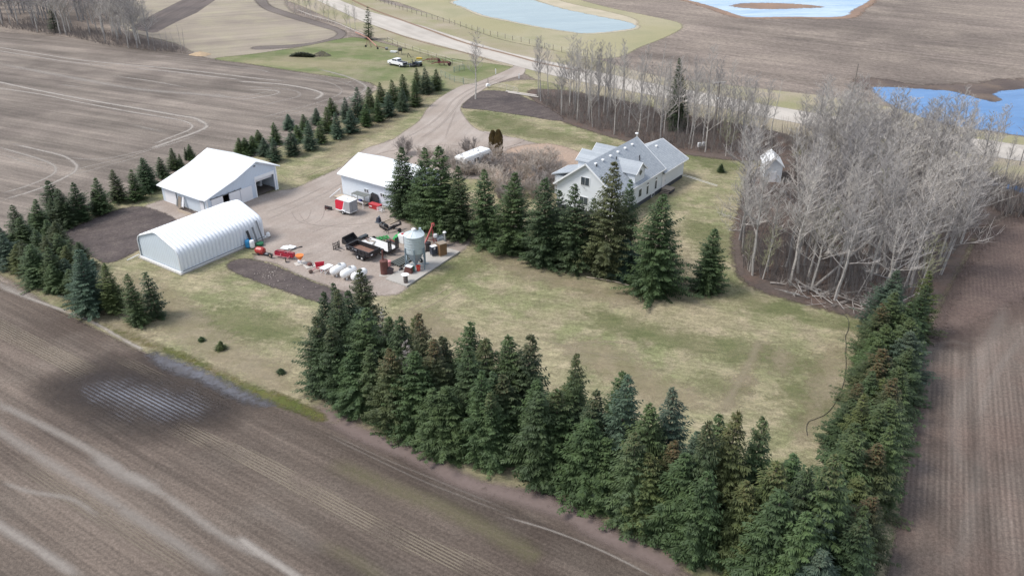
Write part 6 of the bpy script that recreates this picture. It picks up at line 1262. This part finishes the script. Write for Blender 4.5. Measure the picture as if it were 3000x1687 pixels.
for i, (px_, py_, lab) in enumerate(((2165, 1060, 'white propane tank nearest the white table, first of three'), (2420, 1135, 'white propane tank in the middle of the three'), (2690, 1200, 'white propane tank partly hidden by the hedge top, last of three'))):
    pt = thing('propane_tank', lab, 'tank', at(cA(px_, py_)), 57, 'white propane tanks')
    mb = MB(); r = .56; Lh = .95; mb.lathe([(.02,-Lh-.42),(.2,-Lh-.4),(.38,-Lh-.3),(.5,-Lh-.14),(r,-Lh+.05),(r,Lh-.05),(.5,Lh+.14),(.38,Lh+.3),(.2,Lh+.4),(.02,Lh+.42)], (0,0,.82), 26, 'x'); obj('shell', mb, M_TANK, pt, True)
    mb = MB(); mb.lathe([(.2,1.32),(.22,1.36),(.22,1.5),(.18,1.53)], (.25,0,0), 14); obj('valve_dome', mb, mat('dome_grey', (.3,.3,.3), .5) if i == 0 else bpy.data.materials['dome_grey'], pt)
    for x in (-.7,.7): mb = MB(); mb.box((x,-.32,.15),(.16,.12,.32)); mb.box((x,.32,.15),(.16,.12,.32)); obj('foot', mb, M_TANK, pt)
ws = thing('white_sheets', 'loose white sheet panels stacked flat on the gravel behind the red drill', 'panels', at(cA(900,395)), -15)
for i, (x, y, a) in enumerate(((-.5,-.2,0),(0,.1,8),(.5,.15,-10))): mb = MB(); mb.box((x,y,.05+.05*i),(1.6,1.3,.04),a); obj('panel', mb, M_TRIM, ws)
# garden hose on the lawn
hp = spline([d4(740,275), d4(790,310), d4(812,360), d4(805,440), d4(780,500), d4(785,590), d4(780,680), d4(785,800), d4(765,950), d4(720,1080), d4(650,1210), d4(570,1290), d4(480,1330), d4(410,1360), d4(388,1420), d4(395,1500)], 6)
mb = MB(); mb.path([(p[0], p[1], .05) for p in hp], .032, 5); tag(obj('garden_hose', mb, mat('black_hose', (.03,.03,.028), .6), None, True), 'black hose snaking over the lawn along the right hedge', 'hose')
mb = MB(); mb.path([(*p, .14) for p in spline([c7(750,1355), c7(900,1375), c7(1060,1405), c7(1180,1440)], 5)], .07, 5); tag(obj('border_pipe', mb, M_LWOOD, None, True), 'thin pale edging pipe along the lawn in front of the middle spruces', 'edging')
# manhole style spots on the lawn
# ================================================================ around the pasture
def c2z(x, y, z=.04): p = c2(x, y); return (p[0], p[1], z)
tk = thing('pickup_truck', 'white crew-cab pickup truck parked on the pasture grass', 'pickup', at(cD(900,715), .04), ang(cD(965,785), cD(725,735)))
M_CAR = mat('white_car_paint', (.8,.8,.82), .25, var=.02)
mb = MB(); mb.prism([(-2.95,.55),(2.85,.5),(2.9,1.0),(2.75,1.2),(1.55,1.3),(-.85,1.3),(-2.95,1.25)], -.98, .98, 'xz'); obj('body', mb, M_CAR, tk, bevel=.06)
mb = MB(); mb.prism([(-.85,1.3),(1.6,1.3),(.85,1.92),(-.65,1.95)], -.84, .84, 'xz'); cb3 = obj('cab', mb, M_CAR, tk, bevel=.05)
mb = MB()
for y in (-.855, .855): mb.prism([(-.65,1.38),(.2,1.38),(.2,1.82),(-.55,1.84)], y-.01, y+.01, 'xz'); mb.prism([(.28,1.38),(1.35,1.38),(.85,1.8),(.28,1.82)], y-.01, y+.01, 'xz')
obj('side_window', mb, M_GLASS, cb3)
mb = MB(); mb.slab([(-.88,-.7,1.4),(-.88,.7,1.4),(-.69,.7,1.86),(-.69,-.7,1.86)], .03); obj('rear_window', mb, M_GLASS, cb3); mb = MB(); mb.slab([(1.57,-.72,1.37),(1.57,.72,1.37),(.95,.7,1.88),(.95,-.7,1.88)], .03); obj('windscreen', mb, M_GLASS, cb3)
mb = MB(); mb.box((-1.93,0,1.27),(1.9,1.6,.06)); obj('bed', mb, mat('bed_liner', (.05,.05,.055), .7), tk); mb = MB(); mb.box((-2.97,0,.95),(.05,1.5,.5)); obj('tailgate', mb, M_BLACK, tk)
mb = MB(); mb.box((-3.03,0,.6),(.16,1.9,.2)); mb.box((2.93,0,.62),(.14,1.9,.24)); obj('bumper', mb, M_GREYM, tk)
for y in (-.75,.75): mb = MB(); mb.box((2.87,y,.95),(.06,.3,.18)); obj('headlight', mb, M_GLASS, tk)
for x in (-1.85, 1.85):
    for y in (-.92, .92): wheel(tk, (x,y,.4), .4, .26, 'y', M_RIM)
ut = thing('utility_trailer', 'dark open trailer hitched behind the white pickup, loaded with black gear', 'trailer', at(cD(1260,735), .04), ang(cD(965,785), cD(725,735))-2)
mb = MB(); mb.box((0,0,.5),(2.6,1.6,.1)); mb.tube((1.3,0,.48),(2.3,0,.48),.06,n=6); obj('frame', mb, M_BLACK, ut)
for y in (-.9,.9): wheel(ut, (-.2,y,.32), .32, .2, 'y', M_RIM)
mb = MB(); 
for x in (-1.2,-.4,.4,1.2): mb.box((x,-.78,.8),(.06,.06,.55)); mb.box((x,.78,.8),(.06,.06,.55))
mb.box((0,-.78,1.05),(2.6,.06,.06)); mb.box((0,.78,1.05),(2.6,.06,.06)); obj('rails', mb, M_BLACK, ut)
qd = thing('quad_bike', 'dark all-terrain quad bike parked behind the utility trailer', 'quad bike', at(cD(1400,725), .04), 150); qd.scale = (1.25, 1.25, 1.25)
mb = MB(); mb.prism([(-.9,.5),(.9,.5),(1.0,.75),(.4,.95),(-.2,.85),(-.9,.95)], -.35, .35, 'xz'); obj('body', mb, mat('slate_paint', (.06,.08,.1), .35), qd, bevel=.05)
for x in (-.65,.65):
    for y in (-.48,.48): wheel(qd, (x,y,.3), .3, .25, 'y', M_BLACK)
mb = MB(); mb.tube((.4,-.4,1.15),(.4,.4,1.15),.04,n=6); mb.tube((.55,0,.85),(.4,0,1.15),.05,n=6); obj('handlebar', mb, M_BLACK, qd); mb = MB(); mb.box((-.75,0,1.0),(.6,.9,.06)); obj('rack', mb, mat('pale_rack', (.35,.4,.45), .4), qd)
mt = thing('dirt_bike', 'dark dirt bike standing on the utility trailer', 'motorbike', (*cD(1275,720), .6), 100)
for x in (-.6,.6): wheel(mt, (x,0,.32), .32, .1, 'y', M_GREYM)
mb = MB(); mb.tube((-.6,0,.35),(0,0,.6),.06,n=6); mb.tube((.6,0,.35),(.4,0,1.0),.05,n=6); mb.box((-.1,0,.8),(.9,.2,.16)); mb.tube((.4,-.35,1.05),(.4,.35,1.05),.03,n=5); obj('frame', mb, M_BLACK, mt)
for i, (x, y, a, lab) in enumerate(((1790,620,10,'rusty red disc harrow folded beside the fence, left one of two'), (2060,700,-8,'dark red cultivator with drawbar near the corral gate, right one of two'))):
    im = thing('disc_harrow', lab, 'harrow', at(cD(x,y), .04), a); im.scale = (1.25, 1.25, 1.25)
    mb = MB(); mb.box((0,-.5,.6),(3.0,.12,.12)); mb.box((0,.6,.6),(2.6,.12,.12)); mb.box((-.6,0,.62),(.12,1.4,.12)); mb.box((.7,0,.62),(.12,1.4,.12)); mb.tube((-1.2,.2,.6),(-2.6,-.6,.3),.07,n=6); mb.tube((.2,0,.7),(-.4,.3,1.15),.06,n=5); obj('frame', mb, mat('oxide_red', (.2,.06,.055), .6, dirt=(.4,.25,.2), dirt_amt=.5) if i == 0 else mat('dark_oxide', (.17,.03,.04), .6), im)
    for j in range(6): mb = MB(); mb.lathe([(.05,-.03),(.32,0),(.05,.03)], (-1.25+.5*j, -.5 if j % 2 else .6, .33), 14, 'x'); obj('disc', mb, M_RUST, im)
    for y in (-.8,.8): wheel(im, (1.3,y*.6,.3), .3, .16, 'y', M_RUST)
mb = MB(); mb.prism([(-.9,.05),(.9,.0),(.75,.35),(-.6,.4)], -.35, .35, 'xz'); o = obj('yellow_blade', mb, M_YEL, bevel=.03); o.location = at(cD(1440,545), .04); tag(o, 'small bright yellow blade lying by the pasture fence', 'blade')
af = thing('iron_frame', 'small black A-shaped iron frame standing in the pasture', 'frame', at(cD(1190,510), .04), -10); mb = MB(); mb.tube((-.5,0,0),(-.25,0,1.2),.07,n=6); mb.tube((.55,0,0),(-.25,0,1.2),.07,n=6); mb.tube((.3,.2,.1),(1.3,.2,.15),.05,n=5); obj('bars', mb, M_BLACK, af)
oil = thing('fuel_tank', 'dark round fuel tank on a tall spindly stand in the pasture', 'tank', at(cD(965,430), .04), 20)
mb = MB(); mb.lathe([(.1,-.65),(.45,-.55),(.5,-.3),(.5,.3),(.45,.55),(.1,.65)], (0,0,1.35), 18, 'x'); obj('tank', mb, mat('dark_tank', (.06,.055,.05), .6), oil, True)
for x in (-.5,.5):
    for y in (-.35,.35): mb = MB(); mb.tube((x,y,0),(x*.8,y*.7,1.0),.05,n=5); obj('leg', mb, M_GREYM, oil)
mb = MB(); mb.prism([(-1.0,.25),(-.7,.0),(.8,.0),(1.15,.4),(1.1,.45),(-1.0,.42)], -.45, .45, 'xz'); o = obj('small_boat', mb, mat('grey_white_hull', (.6,.62,.62), .4), bevel=.06); o.location = at(cD(800,385), .04); o.rotation_euler[2] = R(-15); tag(o, 'small overturned pale boat hull on the pasture grass', 'boat')
lau = thing('long_auger', 'long rust-coloured auger lying from the roadside spruce into the pasture', 'auger', (0,0,.04), 0)
a0, a1, a2 = c2z(1000,350,.7), c2z(1125,412,.9), c2z(1215,485,.5)
mb = MB(); mb.path([a0, a1, a2], .16, 7); obj('tube', mb, mat('pale_rust', (.4,.2,.15), .6), lau); mb = MB(); mb.path([a2, c2z(1300,500,.4)], .07, 6); mb.tube(a1, (*c2(1105,475), .0), .06, n=5); mb.tube(a1, (*c2(1160,480), 0), .06, n=5); obj('undercarriage', mb, M_RUST, lau)
for p_ in (c2(1105,478), c2(1225,500)): wheel(lau, (*p_, .3), .3, .16, 'y', M_BLACK)
mb = MB(); mb.lathe([(.1,-.4),(.36,-.36),(.36,.36),(.1,.4)], (0,0,.38), 14, 'x'); o = obj('dark_motor', mb, M_GREYM, None, True); o.location = at(c2(1315,505), .04); tag(o, 'dark cylinder at the far end of the long auger', 'motor')
# soil heap and brush heap
def heap(name, p, rx, ry, h, m_, label, cat, seed, rzd=0):
    rnd = random.Random(seed); mb = MB(); n, m = 28, 9; vs = []
    for j in range(m+1):
        t = j/m
        for i in range(n):
            a = 2*math.pi*i/n; k = 1+.16*math.sin(a*3+seed)+rnd.uniform(-.06,.06); vs.append((rx*(1-t)*math.cos(a)*k, ry*(1-t)*math.sin(a)*k, h*(1-(1-t)**1.3)*rnd.uniform(.92,1.05) if j else -.05))
    mb.v = vs
    for j in range(m):
        for i in range(n): mb.f.append((j*n+i, j*n+(i+1) % n, (j+1)*n+(i+1) % n, (j+1)*n+i))
    o = obj(name, mb, m_); o.location = at(p, .04); o.rotation_euler[2] = R(rzd); return tag(o, label, cat)
heap('soil_heap', c2(665,560), 2.6, 2.2, 1.25, m_soil, 'conical heap of dark soil on the pasture', 'heap', 3)
hp_ = thing('brush_heap', 'heap of cut dark spruce boughs on the pasture left of the soil heap', 'brush heap', at(c2(470,570), .04), -8)
rnd = random.Random(8); mb = MB()
for i in range(1500):
    x = rnd.uniform(-3.2,3.2); y = rnd.uniform(-1.1,1.1); z = max(0, 1.15*(1-(x/3.4)**2)*(1-(y/1.2)**2))*rnd.random(); p = Vector((x,y,z)); d = Vector((rnd.choice((-1,1))*rnd.uniform(.5,1), rnd.uniform(-.5,.5), rnd.uniform(-.1,.6))).normalized(); q_ = d.cross(Vector((0,0,1))).normalized()*.1
    mb.quad(p, p+d*.3+q_, p+d*.75, p+d*.3-q_)
me = bpy.data.meshes.new('boughs'); me.from_pydata(mb.v, [], mb.f); me.materials.append(M_NEED); o = bpy.data.objects.new('boughs', me); COL.objects.link(o); o.parent = hp_; o.color = (.045,.055,.03,0)
mb = MB()
for i in range(6): x = rnd.uniform(-3,1); mb.tube((x,rnd.uniform(-.6,.6),.3),(x+rnd.uniform(1,2.4),rnd.uniform(-.6,.6),rnd.uniform(.4,.9)),.06,.03,5)
obj('limbs', mb, M_BARK, hp_)
heap('straw_heap', c1(2020,555), 3.0, 1.8, .9, mat('straw', (.42,.31,.2), .9, var=.25), 'small heap of tan straw at the corner of the upper field', 'heap', 5)
# fences
M_POST = mat('fence_post_wood', (.16,.14,.125), .9, var=.2); M_WIRE = mat('fence_wire', (.4,.4,.4), .5, .4); M_PIPE = mat('green_grey_pipe', (.17,.25,.23), .5, .2); M_FWH = mat('bleached_rail', (.5,.46,.42), .8)
def fence(name, label, pts_, step, ph, pr, rails, m_post, m_rail, rr=.03, jit=0.15, seed=1):
    rnd = random.Random(seed); root = thing(name, label, 'fence', at(pts_[0], .03)); o0 = pts_[0]
    ps = along(pts_, step)+[pts_[-1]]; loc = []
    for p in ps:
        h = ph*rnd.uniform(.9, 1.08); q = (p[0]-o0[0], p[1]-o0[1]); mb = MB(); mb.tube((*q, -.05), (q[0]+rnd.uniform(-jit,jit)*.4, q[1], h), pr, n=6); obj('post', mb, m_post, root); loc.append(q)
    for z in rails:
        mb = MB(); mb.path([(*q, z*ph) for q in loc], rr, 5); obj('rail', mb, m_rail, root)
    return root
fence('wire_fence', 'post and wire fence along the pond bank above the gravel road', [c2(1130,-10), c2(1330,50), c2(1500,115), c2(1720,180), c2(1950,240), c2(2120,290), c2(2320,350), c2(2576,410), c3(150,440), c3(300,480), c3(520,530), c3(760,560)], 3.6, 1.5, .075, (.4,.7,.95), M_POST, M_WIRE, .014)
fence('pasture_fence', 'post and rail fence between the pasture and the gravel road', [cD(650,110), cD(930,250), cD(1220,330), cD(1500,430), cD(1800,520), cD(2110,610), cD(2290,690), cD(2540,745)], 4.2, 1.5, .06, (.45,.9), M_POST, M_FWH, .035)
fence('pipe_corral', 'green-grey pipe corral panels at the right end of the pasture', [cD(2576,815), cD(2310,885)], 1.9, 1.45, .05, (.2,.4,.6,.8,.98), M_PIPE, M_PIPE, .03, 0)
fence('pipe_corral', 'green-grey pipe fence from the last driveway spruce to the white gate', [cD(1990,975), c2(2000,835), c2(2090,848)], 2.6, 1.5, .05, (.35,.65,.98), M_PIPE, M_PIPE, .028, 0)
fence('pipe_gate', 'white barred gate across the entry left of the driveway', [c2(2095,850), c2(2200,858)], 2.9, 1.35, .045, (.2,.4,.6,.8,1.0), M_FWH, M_FWH, .03, 0)
fence('pipe_fence', 'pale pipe fence on the right side of the driveway entrance', [c2(2365,875), c2(2480,900), c2(2576,925), c3(60,950)], 2.6, 1.35, .045, (.3,.55,.8,1.0), M_FWH, M_FWH, .028, 0)
fence('rail_fence', 'bleached rail fence below the roadside trees at the far field', [c2(420,125), c2(560,180), c2(720,225), c2(850,270), c2(980,330), c2(1080,370)], 4, 1.0, .07, (.8,), M_FWH, M_FWH, .09)
tag(obj('stacked_poles', MB().tube((*c3(-60,930),.25), (*c3(250,975),.3), .18, n=7).tube((*c3(-40,940),.2), (*c3(270,990),.25), .15, n=7), M_FWH), 'long pale poles lying along the edge of the tilled bed by the entrance', 'poles')
mbx = thing('mailbox_post', 'dark post with a small white box on the driveway corner', 'mailbox', at(c2(2335,885), .1), 30); mb = MB(); mb.tube((0,0,0),(0,0,2.2),.06,n=6); obj('post', mb, M_POST, mbx); mb = MB(); mb.box((0,0,.5),(1.0,.5,.45)); mb.prism([(-.5,.72),(.5,.72),(.0,.95)], -.25, .25, 'xz'); obj('box', mb, M_TRIM, mbx)
for p_, lab in ((c2(2412,745), 'white marker post left of the driveway mouth'), (c3(70,795), 'white marker post right of the driveway mouth')): mb = MB(); mb.box((0,0,.6),(.22,.12,1.3)); o = obj('marker_post', mb, M_TRIM); o.location = at(p_, .03); tag(o, lab, 'post')
# utility poles
M_POLE = mat('utility_pole_wood', (.2,.175,.155), .9, var=.2)
up = thing('utility_pole', 'grey utility pole with a crossarm behind the house grove', 'pole', at((G(2090,405)), .05), 15)
hp2 = height_at(G(2090,405), 241); mb = MB(); mb.tube((0,0,-.1),(0,0,hp2),.16,.11,8); obj('pole', mb, M_POLE, up); mb = MB(); mb.box((0,0,hp2-.1),(2.6,.14,.16)); obj('crossarm', mb, M_FWH, up); mb = MB(); mb.tube((0,0,hp2-3.3),(0,0,hp2-3.0),.15,n=8); obj('band', mb, M_TRIM, up)
up = thing('utility_pole', 'plain dark utility pole standing by the far road beyond the right grove', 'pole', at(G(2493,300), .05), 0); mb = MB(); mb.tube((0,0,-.1),(0,0,height_at(G(2493,300), 188)),.16,.12,8); obj('pole', mb, M_POLE, up)
# service wire and meter boxes behind the house
w1 = hl_(13.6,-.3,1.5); w2 = c7(2060,460); 
wires = MB(); wires.tube(w1, (*w2, .5), .022, n=4); wires.tube((w1[0]+.3, w1[1]+.4, 1.5), (w2[0]+.2, w2[1]+.4, .5), .022, n=4); tag(obj('service_wire', wires, M_TRIM), 'two thin white lines running from the house wing to the lawn', 'wire')
el = thing('utility_boxes', 'pair of white utility boxes on posts at the grove edge behind the house', 'utility box', at(c7(1900,55), .1), 20)
for x in (-.45,.45): mb = MB(); mb.box((x,0,.75),(.6,.4,.8)); obj('box', mb, M_TRIM, el, bevel=.03); mb = MB(); mb.box((x,0,.2),(.12,.12,.4)); obj('post', mb, M_GREYM, el)
# stones and crumbs on the near garden bed
mb = MB(); rnd = random.Random(2)
for i in range(90):
    p = cA(rnd.gauss(430,130), rnd.gauss(1100,170)) if i < 60 else cA(rnd.uniform(300,2200), rnd.uniform(1000,1440)); s_ = rnd.uniform(.02,.085); mb.lathe([(s_*.5,0),(s_,s_*.3),(s_*.6,s_*.7),(s_*.1,s_*.8)], (p[0], p[1], .165), 6)
tag(obj('loose_stones', mb, mat('pale_stones', (.42,.37,.33), .9, var=.3)), 'pale stones and straw crumbs scattered on the near garden bed', 'stones', None, 'stuff')

for o_, k_ in ((fu, .72), (bal, .75), (sd3, .88), (sp_, .68), (gp_, .85), (bx, .85), (lf, .75), (ws, .75), (wt_, .85)): o_.scale = (k_, k_, k_)
